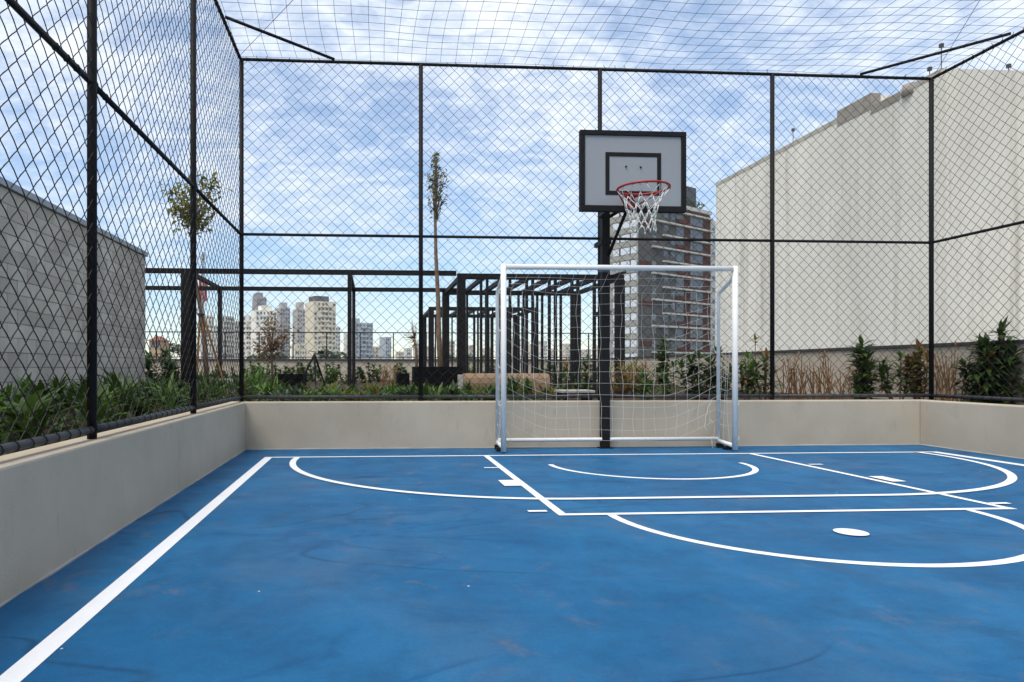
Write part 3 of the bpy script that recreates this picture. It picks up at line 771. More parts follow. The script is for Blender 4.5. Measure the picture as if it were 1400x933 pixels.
stalks(1105, 492, 8.8, 'short dry stalks between the two groups of bare stalks', 10, 40, 15)
stalks(1152, 500, 8.7, 'low dry twigs at the left foot of the narrow dracaena', 8, 30, 16)
stalks(1085, 478, 9.0, 'bare dry stalks right of the fence post near the goal', 14, 50, 6)
cane('dracaena_shrub', 1047, 482, 9.2, 'bushy green shrub behind the fence post right of the goal', 5, .12, (0.15, 0.04), 1.2, G_mid, .1, .15, cat='shrub', seed=7)
cane('dracaena_shrub', 1022, 484, 9.3, 'green and yellow shrub close to the right goal post', 5, .10, (0.15, 0.04), 1.1, G_mid, .2, .15, cat='shrub', seed=8)
cane('dracaena_shrub', 1033, 460, 9.8, 'single thin cane with a small leaf tuft above the parapet', 1, .03, (0.12, 0.03), 0.1, G_olive, .2, .9, cat='shrub', seed=9)
cane('dracaena_shrub', 982, 478, 9.4, 'dark shrub seen between the two right goal uprights', 5, .14, (0.16, 0.045), 1.3, G_dark, .05, .15, cat='shrub', seed=10)
cane('dracaena_shrub', 957, 482, 9.6, 'broad very dark shrub low behind the right half of the net', 7, .22, (0.17, 0.05), 1.6, G_dark, .02, .1, cat='shrub', seed=11)
cane('dracaena_shrub', 908, 461, 9.6, 'tall slim green shrub behind the net in front of the apartment tower', 3, .07, (0.15, 0.045), 1.5, G_dark, .06, .3, cat='shrub', seed=12)
cane('dracaena_shrub', 921, 495, 9.2, 'short green shrub at the foot of the tall slim one', 3, .1, (0.14, 0.045), 0.9, G_mid, .05, .3, cat='shrub', seed=13)
cane('dry_shrub', 884, 489, 10.5, 'yellow brown reedy shrub behind the net right of the pole', 12, .26, (0.17, 0.02), 1.4, G_olive, .45, .2, cat='shrub', seed=14, tops=True)
cane('dry_shrub', 850, 492, 10.8, 'olive brown reedy shrub directly right of the black pole', 10, .24, (0.17, 0.02), 1.3, G_olive, .45, .2, cat='shrub', seed=15)
cane('dracaena_shrub', 880, 508, 9.0, 'small fresh green plant low behind the net centre', 3, .08, (0.13, 0.045), 1.3, G_mid, .0, .1, cat='shrub', seed=16)
cane('dracaena_shrub', 806, 487, 13.5, 'green shrub directly left of the black pole', 6, .2, (0.17, 0.045), 1.5, G_mid, .06, .1, cat='shrub', seed=17)
cane('dracaena_shrub', 775, 494, 13.0, 'low bright green shrub under the pergola right end', 6, .2, (0.17, 0.04), 1.2, G_mid, .15, .1, cat='shrub', seed=18)
cane('dracaena_shrub', 706, 520, 9.4, 'spiky dark plant in front of the tan bench left part', 5, .12, (0.2, 0.035), 1.0, G_dark, .2, .1, cat='shrub', seed=19)
cane('dracaena_shrub', 722, 519, 9.0, 'tiny bright green plant in front of the tan bench', 3, .07, (0.13, 0.045), 1.0, G_mid, .0, .1, cat='shrub', seed=20)

# low bedding plants, individuals
def low_plant(x, y, ln, wd, n, m, label, group, name='bedding_plant', leaf_parts=False, tall=0.1, z0=SOIL - .01):
    t = thing(name, label, 'plant', (x, y, z0), rnd(0, 6.28), group)
    rg = random
    if leaf_parts:
        for i in range(n):
            u = i * 2.399 + rnd(-.3, .3); e = rnd(0.35, 1.35); k = rnd(.75, 1.15)
            b = Vector((math.cos(u) * .04, math.sin(u) * .04, tall * rnd(.3, 1.2)))
            c = LEAF[m.name].copy() if m.name in LEAF else None
            if c is None:
                mb = MB().leaf((0, 0, 0), (1, 0, 0.0), 1.0, 0.27, 0.55, 4, 0.3)
                c = mb.build('leaf', m, None); LEAF[m.name] = c
            else: COL.objects.link(c)
            c.parent = t; c.location = b; c.rotation_euler = (rnd(-.3, .3), -e, u); c.scale = (ln * k, ln * k * wd / ln / 0.27 * rnd(.85, 1.15), ln * k)
        mb = MB()
        for i in range(7):
            u = rnd(0, 6.28); mb.tube([(0, 0, 0), (math.cos(u) * .04, math.sin(u) * .04, tall * 1.2)], 0.006, 4)
        mb.build('stalks', m, t)
    else:
        mb = MB(); 
        for j in range(3): rosette(mb, Vector((rnd(-.06, .06), rnd(-.06, .06), tall * rnd(.3, 1.0))), n // 3, ln, wd, (0.1, 1.3), .5, 3)
        mb.build('foliage', m, t)
    return t
LEAF = {}
gl = 'broad leaved plants along the left fence'
spots = []
rg = random.Random(21)
yy = 2.3
while yy < 10.8:
    for k in range(4):
        spots.append((-1.80 - k * 0.42 - rg.uniform(0, .2) - (0.0 if yy < 8 else -0.0), yy + rg.uniform(-.15, .15)))
    yy += 0.36 if yy < 6 else 0.42
cnt = 0
for (x, y) in sorted(spots, key=lambda s: s[1] + abs(s[0] + 1.6) * 2):
    near = cnt < 14 and y < 5.6 and y > 2.6
    if near: cnt += 1
    low_plant(x, y, rnd(.16, .27), rnd(.036, .058), 26 if near else 33, random.choice((G_mid, G_dark, G_dark, G_dark, G_dark)),
              'broad leaved green plant in the bed between left fence and block wall', gl, 'bedding_plant', near, 0.16 + 0.12 * rnd(0, 1))
gc = MB(); rg = random.Random(90)
for i in range(3600):
    if i < 2200: x, y = rg.uniform(-3.75, -1.66), 2.2 + 9 * rg.random() ** 1.3
    else: x, y = rg.uniform(-1.6, 2.3), rg.uniform(7.75, 11.3)
    u = rg.uniform(0, 6.28); e = rg.uniform(.1, 1.1)
    gc.leaf((x, y, SOIL + rg.uniform(0, .06)), (math.cos(u) * math.cos(e), math.sin(u) * math.cos(e), math.sin(e)), rg.uniform(.08, .17), rg.uniform(.02, .04), .5, 2)
tag(gc.build('ground_cover', G_dark), kind='stuff')
gm = 'low mixed plants in the bed behind the back wall'
rg = random.Random(4)
for i in range(46):
    px = 338 + i * 7.6 + rg.uniform(-4, 4); y = rg.uniform(7.95, 9.8)
    m = random.choice((G_mid, G_dark, G_dark, G_mid, G_olive))
    if 345 < px < 412 and y < 9: m = random.choice((G_pale, G_pale, G_mid))
    p = atY(px, 530, y)
    low_plant(p.x, y, rg.uniform(.15, .24), rg.uniform(.035, .06), 27, m, 'low leafy plant in the bed just behind the back wall', gm, tall=0.07 + .07 * rg.random())
for i in range(26):
    px = 425 + i * 15 + rg.uniform(-5, 5); y = rg.uniform(9.9, 11)
    if 560 < px < 640: y = 10.4
    p = atY(px, 530, y)
    low_plant(p.x, y, rg.uniform(.15, .26), rg.uniform(.03, .05), 27, random.choice((G_mid, G_dark, G_olive)), 'low leafy plant in the bed just behind the back wall', gm, tall=0.1)
cane('grass_clump', 356, 508, 10.2, 'tall light green grassy clump right of the left corner post', 9, .18, (0.3, 0.025), 0.9, G_mid, .03, .0, cat='plant', seed=41, tops=True)
cane('leafy_shrub', 226, 478, 11.9, 'bright green leafy shrub at the end of the block wall', 9, .28, (0.16, 0.07), 1.7, G_mid, .02, .1, cat='shrub', seed=42)
gs = 'small dark shrubs along the far parapet'
SHL = ['small dark shrub before the parapet behind the staked tree', 'small dark shrub before the parapet between staked tree and corner post', 'small dark shrub before the parapet just right of the corner post',
       'small dark shrub before the parapet left of the dry tree trunk', 'small dark shrub before the parapet right behind the dry tree trunk', 'small dark shrub before the parapet above the black dry tree planter',
       'small dark shrub before the parapet left of the tripod feet', 'small dark shrub before the parapet directly behind the tripod', 'small dark shrub before the parapet right of the tripod', 'small dark shrub before the parapet under the cream tower',
       'small dark shrub before the parapet hidden partly by the thin pergola post', 'small dark shrub before the parapet under the pale blue grey tower', 'small dark shrub before the parapet under the small pale blue tower',
       'small dark shrub before the parapet left of the bare grey tree', 'small dark shrub before the parapet right of the wide pergola corner post', 'small dark shrub before the parapet beside the left goal post',
       'small dark shrub before the parapet under the back pergola right end', 'small dark shrub before the parapet left of the pergola rear posts']
for i, px in enumerate((296, 318, 342, 353, 376, 391, 408, 424, 447, 456, 477, 503, 520, 548, 640, 672, 742, 760)):
    cane('leafy_shrub', px, (500, 503, 494, 497, 500, 502, 495, 500, 497, 495, 503, 496, 500, 497, 494, 496, 497, 495)[i], 19.5 + (i * 7 % 5) * .8, SHL[i], 7, .22, (0.13, 0.06), 1.7, random.choice((G_dark, G_mid, G_dark)), .02, .05, group=gs, cat='shrub', seed=60 + i)
for i, (px, pt) in enumerate(((527, 499), (536, 497), (590, 494), (690, 494))):
    stalks(px, pt, 17.0 + i, ('reddish dry shrub left of the small black planter', 'second reddish dry shrub just left of the small black planter', 'dry yellow shrub behind the large black planter', 'dry shrub under the back pergola')[i], 16, 18, 70 + i)

# ------------------------------------------------------------------ trees
def tree(name, label, pxb, y, trunk, crown, r0, leaf, nleaf, m, seed, cat='tree', shape=(1, 1), stakes=0):
    """trunk: list of (px, py); crown: (px0, px1, py_top, py_bottom)"""
    rg = random.Random(seed)
    pts = [atY(px, py, y) for px, py in trunk]; base = Vector((pts[0].x, y, SOIL - .02)); 
    t = thing(name, label, cat, base)
    loc = [p - base for p in pts]; loc[0].z = 0
    k = len(loc)
    MB().tube(loc, [r0 * (1 - .65 * i / (k - 1)) for i in range(k)], 8).build('trunk', M_bark, t, True)
    a = atY(crown[0], crown[2], y) - base; b = atY(crown[1], crown[3], y) - base
    c = (a + b) / 2; rx = abs(b.x - a.x) / 2; rz = abs(a.z - b.z) / 2
    br, fo = MB(), MB(); top = loc[-1]
    tips = []; axis = loc[-2]
    for i in range(int(26 * shape[1])):
        while True:
            q = Vector((rg.uniform(-1, 1), rg.uniform(-1, 1), rg.uniform(-1, 1)))
            if .15 < q.length < 1: break
        wz = (1 - .45 * max(0, q.z)) if shape[0] == 1 else (1 - .7 * abs(q.z))
        tip = c + Vector((q.x * rx * wz, q.y * rx * wz, q.z * rz)); 
        st = top if tip.z > top.z else top + Vector((0, 0, -rg.uniform(0, .25)))
        if shape[0] == 2: st = axis.lerp(top, rg.uniform(0, 1)) if tip.z > axis.z + .3 else axis; st = st if st.z < tip.z else axis
        mid = st.lerp(tip, .5) + Vector((0, 0, -.1 * rx)) + jit(.04)
        tips.append((st, tip)); br.tube([st, mid, tip], [r0 * .3, r0 * .18, r0 * .07], 5)
    for i in range(nleaf):
        o_, tip = rg.choice(tips); p = o_.lerp(tip, rg.uniform(.45 if shape[0] == 2 else .75, 1.12)) + Vector((rg.gauss(0, .05), rg.gauss(0, .05), rg.gauss(0, .05))) * (rx / .4)
        u = rg.uniform(0, 6.28); e = rg.uniform(-.9, .8)
        fo.leaf(p, (math.cos(u) * math.cos(e), math.sin(u) * math.cos(e), math.sin(e)), leaf[0] * rg.uniform(.6, 1.2), leaf[1] * rg.uniform(.7, 1.2), .3, 2)
    crown_o = br.build('branches', M_bark, t, True)
    fo.build('crown', m, t)
    for s in range(stakes):
        x = (-.17, .33, .1)[s]
        MB().tube([(x, (-.1, .05, .4)[s], 0), Vector((loc[2].x + (-.02, .02, 0)[s], 0, loc[2].z))], .018, 6).build('stake', M_stake, t)
    if stakes:
        MB().tube([loc[2] + Vector((0.05 * math.cos(u), 0.05 * math.sin(u), 0)) for u in [2 * PI * i / 10 for i in range(10)]], .018, 5, closed=True).build('tie', M_coping, t)
    return t
tree('young_tree', 'thin staked young tree with sparse round crown behind the left fence', 280, 11.0,
     [(284, 520), (280, 470), (275, 430), (267, 380), (266, 340), (268, 296)], (214, 312, 230, 316), 0.046, (.13, .06), 640, G_olive, 3, stakes=2)
tree('young_tree', 'very tall thin tree with small narrow crown above the planter', 600, 11.25,
     [(604, 500), (600, 460), (599, 410), (596, 350), (595, 300), (596, 222)], (579, 614, 207, 304), 0.05, (.085, .032), 430, G_olive, 5, shape=(2, 1.3))
tree('bare_tree', 'bare grey leafless tree just left of the second back post', 566, 22.0,
     [(570, 505), (569, 480), (567, 462)], (548, 578, 434, 478), 0.06, (.08, .03), 50, G_dry, 8)
dt = tree('dry_tree', 'orange brown dried out small tree in the black planter box', 372, 12.9,
     [(373, 515), (372, 500), (371, 480)], (344, 402, 424, 500), 0.034, (.085, .045), 560, G_dry, 12, shape=(1, 2.2))

# ------------------------------------------------------------------ buildings
GZ = -30.0
M_glass = mat('dark_window_glass', (0.10, 0.12, 0.15), 0.25, 0.5)
M_glassm = mat('pale_window_glass', (0.17, 0.185, 0.20), 0.25, 0.4)
M_glassb = mat('sky_glare_window_glass', (0.62, 0.66, 0.70), 0.15, 0.6)  # near-white base colour paints the sky reflection into the panes
def tower(pxl, pxr, pyt, d, label, wall, floors=3.0, ang=25, split=0.62, cap=None, cols=(5, 3), band=False, wfrac=.5, slabs=True, group='far city towers'):
    """block of flats seen on its corner; split is the share of the pixel width taken by the left (front) face"""
    a = atY(pxl, pyt, d); b = atY(pxr, pyt, d); W = b.x - a.x; A = R(ang)
    lw = W * split / math.cos(A); rw = W * (1 - split) / math.sin(A)
    pc = a + Vector((W * split, 0, 0))                      # nearest corner
    t = thing('apartment_tower', label, 'building', (pc.x, d, GZ), A * 1.0, group)
    h = a.z - GZ
    # local: front face runs along -x, right face along +y  (rotated so that both are in view)
    mw = mat('tower_wall_%d_%d' % (int(wall[0] * 100), int(wall[1] * 100)), wall, .85, .1, var=.25, vscale=.15)
    MB().box(-lw, 0, 0, rw, 0, h).build('wall', mw, t)
    if cap:
        x0, x1, ch = cap; MB().box(-lw * (1 - x0), -lw * (1 - x1), rw * .15, rw * .8, h + .01, h + abs(ch)).build('roof_block', M_slate if ch < 0 else mw, t)
    win = MB(); sl = MB(); nf = int(min(h, 75) / floors)
    for f in range(nf):
        z1 = h - 1.0 - f * floors
        for c in range(cols[0]):
            cw = lw / cols[0]; x0 = -lw + c * cw + cw * (1 - wfrac) / 2
            if random.random() < .14: continue
            k_ = random.choice((1, 1, .8, 1.15)); win.box(x0, x0 + cw * wfrac * k_, -.12, .05, z1 - random.choice((1.5, 1.5, 1.2, 1.7)), z1 - .1)
        for c in range(cols[1]):
            cw = rw / cols[1]; y0 = c * cw + cw * (1 - wfrac) / 2
            if random.random() < .2: continue
            win.box(-.05, .12, y0, y0 + cw * wfrac, z1 - 1.5, z1 - .1)
        if slabs:
            sl.box(-lw * .72, -lw * .22, -1.0, -.13, z1 - 2.75, z1 - 1.65)
    w_ = win.build('windows', M_glass, t); w_['kind'] = 'stuff'
    if slabs: s_ = sl.build('balconies', mw, t); s_['kind'] = 'stuff'
    return t
M_slate = mat('dark_slate_cladding', (.10, .10, .11), .8, .1)
CRM, WHT, GRY, BLU = (.72, .63, .48), (.85, .80, .70), (.30, .28, .27), (.42, .45, .48)
tower(430, 474, 413, 420, 'tall cream tower with stacked balconies and dark roof block left of the thin post', CRM, 3.0, 25, .66, (.1, .75, -3.5), (6, 3))
tower(352, 377, 407, 470, 'grey stepped tower rising behind the white block', GRY, 3.1, 20, .5, (.0, .7, 3.5), (4, 3), slabs=False)
tower(352, 390, 425, 400, 'white block of flats behind the dry tree', WHT, 3.0, 25, .7, (.3, .8, 3), (6, 3))
tower(333, 353, 432, 410, 'bright white lower block just right of the corner post', WHT, 3.0, 20, .75, None, (4, 2))
tower(276, 300, 431, 430, 'white tower with dark vertical stripes behind the staked tree', WHT, 2.9, 25, .7, None, (5, 2), wfrac=.4)
tower(304, 327, 433, 430, 'pale tower just left of the corner post', (.55, .52, .46), 2.9, 25, .7, None, (5, 2))
tower(384, 407, 421, 500, 'hazy grey beige tower between white block and slim tower', (.42, .40, .38), 3.0, 25, .55, (.3, .8, 4), (4, 3), slabs=False)
tower(407, 429, 423, 480, 'slim beige tower with pointed roof block left of the cream tower', (.48, .44, .39), 3.0, 25, .62, (.2, .7, 5), (4, 3), slabs=False)
tower(404, 426, 470, 350, 'low cream building before the slim beige tower', CRM, 3.0, 25, .7, None, (5, 2), slabs=False)
tower(486, 518, 442, 460, 'pale blue grey tower with banded balconies right of the thin post', BLU, 3.0, 25, .75, (.0, .3, 3), (5, 2))
tower(527, 543, 461, 500, 'small pale blue tower left of the bare tree', BLU, 3.0, 25, .5, None, (3, 3), slabs=False)
low = ((545, 556, 481), (556, 567, 476), (569, 580, 470), (612, 627, 466), (628, 639, 478), (642, 652, 472), (664, 676, 476), (690, 704, 470), (704, 716, 463), (724, 738, 471), (740, 752, 466), (756, 766, 477), (772, 784, 470), (786, 797, 463), (800, 812, 478), (816, 830, 474), (474, 487, 456), (424, 434, 462), (508, 530, 474), (292, 306, 446), (322, 336, 440), (386, 398, 450), (456, 470, 447), (586, 600, 474), (604, 614, 462))
LBL = ['low pale block on the skyline right of the small pale blue tower', 'low pale block on the skyline just left of the bare tree', 'taller pale block on the skyline behind the bare tree', 'pale block on the skyline left of the wide pergola corner post',
       'lowest pale block on the skyline behind the wide pergola corner post', 'pale block on the skyline right of the wide pergola corner post', 'pale block on the skyline left of the goal', 'pale block on the skyline just right of the left goal post',
       'tallest pale block on the skyline inside the left goal half', 'pale block on the skyline behind the right end of the back pergola', 'pale block on the skyline right of the back pergola end', 'very low pale block on the skyline between paired pergola posts',
       'pale block on the skyline left of the pergola rear corner post', 'pale block on the skyline behind the pergola rear corner post', 'very low pale block on the skyline left of the black pole', 'pale block on the skyline behind the black pole',
       'hazy tower on the skyline left of the pale blue grey tower', 'hazy low block between the slim beige and cream towers', 'hazy low white block below the pale blue grey tower', 'hazy block between the two pale towers behind the staked tree', 'hazy block right behind the corner post', 'hazy block left of the slim beige tower', 'hazy block behind the right side of the cream tower', 'pale low block behind the tall thin tree trunk', 'pale block between thin tree trunk and pergola corner post']
for i, (a_, b_, c_) in enumerate(low):
    tower(a_, b_, c_, 520 + (i * 37 % 90), LBL[i], ((.62, .55, .42), (.66, .62, .55), (.52, .46, .38))[i % 3], 3.0, 25, .65, None, (3, 2), slabs=False, group='low pale buildings on the skyline')
# house with tiled roof, left
a = atY(204, 475, 120); b = atY(219, 475, 120)
hs = thing('house', 'small orange house with red tiled roof beside the block wall end', 'building', ((a.x + b.x) / 2, 122, GZ))
hw = (b.x - a.x) / 2; hz = atY(210, 466, 120).z - GZ; hr = atY(210, 459, 120).z - GZ
MB().box(-hw, hw, -2, 3, 0, hz).build('wall', mat('orange_render', (.48, .34, .22), .9, .1, var=.3), hs)
m_ = MB(); m_.v = [Vector(p) for p in ((-hw - .3, -2.4, hz), (hw + .3, -2.4, hz), (hw + .3, 3.4, hz), (-hw - .3, 3.4, hz), (-hw * .3, .5, hr), (hw * .3, .5, hr))]
m_.f = [(0, 1, 5, 4), (1, 2, 5), (2, 3, 4, 5), (3, 0, 4), (3, 2, 1, 0)]; m_.build('roof', mat('red_roof_tile', (.30, .12, .08), .85, .1, var=.4, vscale=2), hs)
for q in (-.5, .3): MB().box(hw * q, hw * q + .5, -2.05, -1.9, hz - 1.2, hz - .3).build('window', M_glass, hs)
# telecom mast with red section
a = atY(277.5, 345, 230); ms = thing('telecom_mast', 'distant mast with a red section behind the staked tree', 'mast', (a.x, 230, GZ)); h = a.z - GZ
MB().tube([(0, 0, 0), (0, 0, h)], [.7, .35], 8).build('pole', M_flash, ms)
z0, z1 = atY(280, 412, 230).z - GZ, atY(280, 384, 230).z - GZ
lat = MB()
for i in range(4):
    u = PI / 4 + i * PI / 2; lat.tube([(1.3 * math.cos(u), 1.3 * math.sin(u), z0), (1.3 * math.cos(u), 1.3 * math.sin(u), z1)], .22, 5)
    for k in range(5):
        za = z0 + (z1 - z0) * k / 5; zb = z0 + (z1 - z0) * (k + 1) / 5; v = u + PI / 2
        lat.tube([(1.3 * math.cos(u), 1.3 * math.sin(u), za), (1.3 * math.cos(v), 1.3 * math.sin(v), zb)], .16, 5)
lat.build('red_section', mat('red_mast_paint', (.45, .06, .05), .6, .3), ms)
MB().box(-.6, .6, -.6, .6, h - 2.5, h - .8).build('antenna', M_pale, ms)

# brick and grey apartment tower behind the hoop
D0 = 150.0
cor = atY(872, 504, D0); fh = 3.1
zr = atY(872, 272, D0).z
at_ = thing('apartment_tower', 'grey and red brick apartment tower with white floor bands behind the hoop', 'building', (cor.x, D0, GZ), R(31))
H_ = zr - GZ                                           # local +x: right face direction, +y: left face receding
def face_len(px_end, direction):                       # length along a face until it reaches a pixel column
    lo_, hi_ = 0.0, 200.0
    for _ in range(50):
        mid = (lo_ + hi_) / 2; P = Vector((cor.x, D0, EYE)) + direction * mid; q = P - Vector((0, 0, EYE)); px = CX + F * q.dot(CR) / q.dot(CF)
        if (px < px_end) == (px_end > 872): lo_ = mid
        else: hi_ = mid
    return lo_
dr = Vector((math.cos(R(31)), math.sin(R(31)), 0)); dl = Vector((-math.sin(R(31)), math.cos(R(31)), 0))
LR = face_len(971, dr); LLn = face_len(834, dl)
M_gconc = mat('grey_concrete_facade', (.115, .11, .105), .85, .1, var=.5, vscale=.4, col2=(.08, .076, .072))
M_lconc = mat('sunlit_concrete_facade', (.33, .32, .285), .85, .1, var=.35, vscale=.3)  # facade concrete lightened to carry the sun on the left face
M_brick = mat('red_brick_facade', (.105, .036, .024), .85, .1, var=.5, vscale=.8, col2=(.09, .04, .03))
M_band = mat('white_concrete_band', (.56, .54, .49), .8, .1, var=.3, vscale=.5)
MB().box(0.15, LR, 0.15, LLn, 0, H_).build('wall', M_gconc, at_)
MB().box(0.0, 0.148, 0.0, LLn, 0, H_ - .02).build('left_facade', M_lconc, at_)
MB().box(LR * .62, LR + .06, -0.05, 0.148, 0, H_ - .3).build('brick_wall', M_brick, at_)
MB().box(0.149, LR * .618, 0.0, 0.148, 0, H_ - .02).build('front_facade', M_gconc, at_)
nf = 20
def inst(cache, key, mk, loc, par, name):
    if key not in cache:
        cache[key] = mk(); cache[key].parent = par; o = cache[key]
    else:
        o = cache[key].copy(); COL.objects.link(o); o.parent = par
    o.location = loc; return o
ca = {}
for f in range(nf):
    z = H_ - 1.2 - f * fh
    x0 = LR * (.17 if f % 2 else .31)
    inst(ca, 'band%d' % (f % 2), lambda: MB().box(x0, LR + .3, -.8, -.06, -.2, .2).build('floor_band', M_band, at_), (0, 0, z), at_, 'floor_band')
    for k, (x, wd) in enumerate(((.18, .05), (.33, .06), (.43, .055))):
        if (f + k) % 4 == 3: continue
        inst(ca, 'wf%d' % k, lambda: MB().box(LR * x, LR * (x + wd), -.06, .04, -1.9, -.35).build('window', M_glassm if k == 0 else M_glass, at_), (0, 0, z), at_, 'window')
    inst(ca, 'wd', lambda: MB().box(LR * .70, LR * .735, -.12, -.055, -2.3, -.3).build('window', M_glassm, at_), (0, 0, z), at_, 'window')
    inst(ca, 'wd2', lambda: MB().box(LR * .74, LR * .88, -.11, -.055, -2.3, -.3).build('window', M_glass, at_), (0, 0, z), at_, 'window')
    inst(ca, 'do', lambda: MB().box(LR * .505, LR * .605, -.04, .04, -2.5, -.3).build('recess_shade_panel', M_glass, at_), (0, 0, z), at_, 'recess_shade_panel')  # flat dark panel stands in for the shade inside the balcony recess
    if f % 3 == 1: inst(ca, 'wb', lambda: MB().box(LR * .02, LR * .2, -.05, .04, -1.7, -.5).build('brick_panel', M_brick, at_), (0, 0, z), at_, 'brick_panel')
    if f % 2 == 0: inst(ca, 'oc', lambda: MB().box(LR * .50, LR * .61, -.75, -.01, -2.6, -1.7).build('balcony_rail', M_brick, at_), (0, 0, z), at_, 'balcony_rail')
    for k, (y0, wd) in enumerate(((.04, .20), (.28, .32), (.66, .22))):
        inst(ca, 'wl%d' % k, lambda: MB().box(-.06, .02, LLn * y0, LLn * (y0 + wd), -1.9, -.4).build('window', M_glassb, at_), (0, 0, z), at_, 'window')
    inst(ca, 'ml', lambda: MB().box(-.05, .03, LLn * .245, LLn * .275, -2.0, -.3).build('brick_pier', M_brick, at_), (0, 0, z), at_, 'brick_pier')
    inst(ca, 'ml2', lambda: MB().box(-.05, .03, LLn * .61, LLn * .655, -2.0, -.3).build('brick_pier', M_brick, at_), (0, 0, z), at_, 'brick_pier')
    inst(ca, 'lb', lambda: MB().box(-.10, -.01, LLn * .0, LLn, -.15, .1).build('floor_band', M_lconc, at_), (0, 0, z), at_, 'floor_band')
MB().box(LR * .60, LR * .87, 1.5, LLn * .6, H_ + .01, H_ + 6.6).build('penthouse', mat('dark_slate_cladding', (.13, .13, .14), .8, .1), at_)
LW_ = face_len(980.5, dr)
MB().box(LR + .07, LW_, .4, LLn * .8, 0, H_ - 1.0).build('side_wing', M_band, at_)
for f in range(nf):
    inst(ca, 'ws', lambda: MB().box((LR + LW_) / 2 + .1, (LR + LW_) / 2 + 1.0, .33, .45, -1.9, -.7).build('window', M_glass, at_), (0, 0, H_ - 2.2 - f * fh), at_, 'window')
MB().box(-.1, LR + .3, -.3, .6, H_ + .005, H_ + .9).build('roof_parapet', M_band, at_)
rgd = MB(); rg = random.Random(2)
for i in range(260):
    x = LR * rg.uniform(.3, .98); rgd.leaf((x, rg.uniform(.8, 1.8), H_ + rg.uniform(.6, 1.9) + (0.9 if x > LR * .72 else 0)), (rg.uniform(-1, 1), rg.uniform(-1, 1), rg.uniform(0, 1)), .8, .4, .3, 2)
rgd.build('roof_garden', G_mid, at_)['kind'] = 'stuff'

# white slim building strip with small windows, between tower and blank wall
a = atY(973, 300, 95); b = atY(992, 300, 95)
# ------------------------------------------------------------------ big blank walled building at right
M_blank = mat('weathered_cream_render', (.83, .77, .67), .9, .1, var=.9, vscale=.09, stretch=(1, 1, .22), col2=(.67, .625, .56), bump=.15, bscale=3, fine=.03, fscale=5)
M_blankd = mat('weathered_grey_parapet', (.36, .32, .27), .9, .1, var=.7, vscale=.5, stretch=(1, 1, .3), col2=(.27, .24, .2))
def weather(m, dark, amount):
    t = m.node_tree; b = t.nodes['Principled BSDF']; src = b.inputs['Base Color'].links[0].from_socket
    geo = t.nodes.new('ShaderNodeNewGeometry'); f = None
    for sc_, st, lo, hi, am in ((.55, (1, 1, .035), .52, .70, amount), (.06, (1, 1, .8), .45, .7, .35), (1.6, (1, 1, .02), .58, .72, amount * .7)):
        mp = t.nodes.new('ShaderNodeMapping'); mp.inputs['Scale'].default_value = st; t.links.new(geo.outputs['Position'], mp.inputs[0])
        n = t.nodes.new('ShaderNodeTexNoise'); n.inputs['Scale'].default_value = sc_; n.inputs['Detail'].default_value = 6; n.inputs['Roughness'].default_value = .65
        t.links.new(mp.outputs[0], n.inputs['Vector'])
        r = t.nodes.new('ShaderNodeMapRange'); r.inputs[1].default_value = lo; r.inputs[2].default_value = hi; r.inputs[3].default_value = 0; r.inputs[4].default_value = am
        t.links.new(n.outputs[0], r.inputs[0])
        x = t.nodes.new('ShaderNodeMix'); x.data_type = 'RGBA'; t.links.new(r.outputs[0], x.inputs[0]); t.links.new(src, x.inputs[6]); x.inputs[7].default_value = (*dark, 1)
        src = x.outputs[2]
    t.links.new(src, b.inputs['Base Color'])
M_edge = mat('stained_wall_edge', (.50, .45, .37), .9, .1, var=.9, vscale=.5, stretch=(1, 1, .4), col2=(.36, .32, .26))
weather(M_blank, (.46, .41, .345), .85)
weather(M_blankd, (.16, .14, .12), .7)
BX = 60.0                                               # plane of the long side wall
yn = atX(1287, 504, BX).y; yf = atX(978, 504, BX).y
bb = thing('blank_wall_building', 'huge cream building with blank windowless walls at right', 'building', (BX, yn, GZ))
def zof(px, py): return atX(px, py, BX).z - GZ
def yof(px): return atX(px, 504, BX).y - yn
seg = [(979, 1145, zof(1145, 164)), (1145, 1191, zof(1191, 130)), (1191, 1231, zof(1231, 128)), (1231, 1287, zof(1287, 97))]
for i, (pl, pr_, z) in enumerate(seg):
    MB().box(0.0, 30, yof(pr_) + (0.001 if i < 3 else 0), yof(pl), 0, z).build('wall', M_blank, bb)
    if i == 1: MB().box(-.06, 1.2, yof(pr_), yof(pl), z - 1.7, z + .25).build('parapet', M_blankd, bb)
    else: MB().box(-.05, .6, yof(pr_) + .01, yof(pl) - .01, z - (.35 if i != 2 else .7), z + .25).build('parapet', M_blankd if i == 2 else M_edge, bb)
zt = seg[3][2]
# front face steps nearer past the corner and carries on out of frame
MB().box(0.02, 30, -0.6, -0.001, 0, zt - .02).build('front_wall', M_blank, bb)
MB().tube([(.5, yof(1241) , zof(1241, 131)), (.5, yof(1241), zof(1241, 116))], [1.0, .9], 12).build('tank', M_blankd, bb, True)
for (px, pt, pb_) in ((1082, 176, 200), (1123, 172, 178), (1284, 60, 97), (1268, 92, 104), (1379, 88, 97)):
    yy_ = yof(px) if px < 1287 else 0.3
    xx_ = 0.25
    if px > 1287:
        q = atY(px, pt, yn + .3); xx_ = q.x - BX; z1 = q.z - GZ; z0_ = zt
    else: z1 = zof(px, pt); z0_ = zof(px, pb_) - .6
    rd = MB().tube([(xx_, yy_, z0_), (xx_, yy_, z1)], .045, 5); rd.box(xx_ - .16, xx_ + .16, yy_ - .16, yy_ + .16, z1 - .4, z1)
    rd.build('lightning_rod', M_coping, bb)
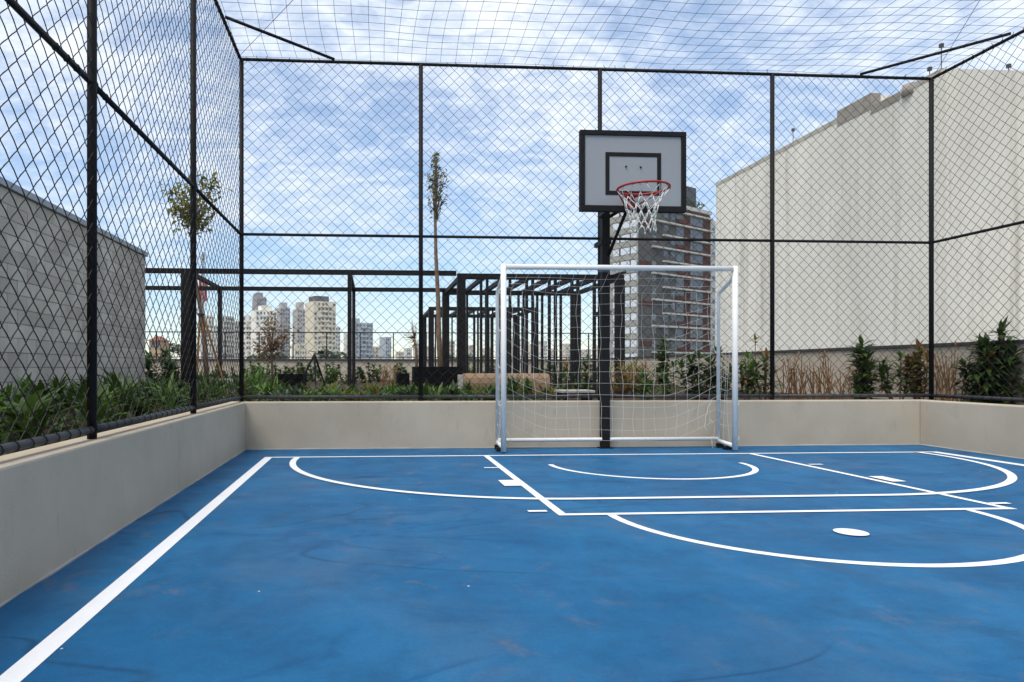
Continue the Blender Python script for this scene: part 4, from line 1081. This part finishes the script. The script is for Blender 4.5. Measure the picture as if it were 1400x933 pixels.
# far trees below the towers
gt_ = 'distant trees before the towers'
TRL = ['distant dark tree directly under the small orange house', 'distant dark tree right of the small orange house', 'distant dark tree left of the thick pergola post', 'distant dark tree behind the thick pergola post', 'wide distant tree below the white block of flats',
       'distant tree below the hazy grey beige tower', 'wide distant tree below the cream tower', 'distant tree below the right side of the cream tower', 'distant tree just right of the corner post', 'distant tree behind the wide pergola corner post', 'distant tree left of the wide pergola corner post', 'distant tree left of the goal beyond the pergolas']
rg = random.Random(77)
for i, (px, pt, wpx, d) in enumerate(((215, 474, 18, 170), (232, 468, 20, 180), (248, 470, 22, 175), (262, 473, 16, 160), (365, 479, 30, 260), (383, 482, 22, 260), (447, 478, 28, 280), (466, 480, 22, 280), (345, 484, 18, 250), (640, 484, 22, 300), (615, 486, 20, 300), (660, 486, 18, 300))):
    p = atY(px, pt, d); rx = wpx / F * d / 2; t = thing('distant_tree', TRL[i], 'tree', (p.x, d, GZ), 0, gt_)
    h = p.z - GZ; mb = MB()
    MB().tube([(0, 0, 0), (0, 0, h - rx)], rx * .1, 6).build('trunk', M_bark, t)
    for k in range(420):
        while True:
            q = Vector((rg.uniform(-1, 1), rg.uniform(-1, 1), rg.uniform(-1, 1)))
            if q.length < 1: break
        q = q.normalized() * q.length ** .45 * (0.85 + .2 * math.sin(q.x * 5 + i) * math.sin(q.z * 6))
        mb.leaf((q.x * rx, q.y * rx, h - rx * .8 + q.z * rx * .8), (rg.uniform(-1, 1), rg.uniform(-1, 1), rg.uniform(-.5, 1)), rx * .28, rx * .2, .3, 2)
    mb.build('crown', G_dark, t)

# ------------------------------------------------------------------ haze over the city
hm = bpy.data.materials.new('city_haze'); hm.use_nodes = True
ht = hm.node_tree; ht.nodes.clear()
ho = ht.nodes.new('ShaderNodeOutputMaterial'); pv = ht.nodes.new('ShaderNodeVolumePrincipled')
pv.inputs['Color'].default_value = (0.90, 0.93, 0.97, 1); pv.inputs['Density'].default_value = 0.00025
ht.links.new(pv.outputs[0], ho.inputs['Volume'])
tag(MB().box(-1250, 1250, -1250, 1250, -32, 95).build('haze', hm), kind='stuff')
scene.cycles.volume_bounces = 0
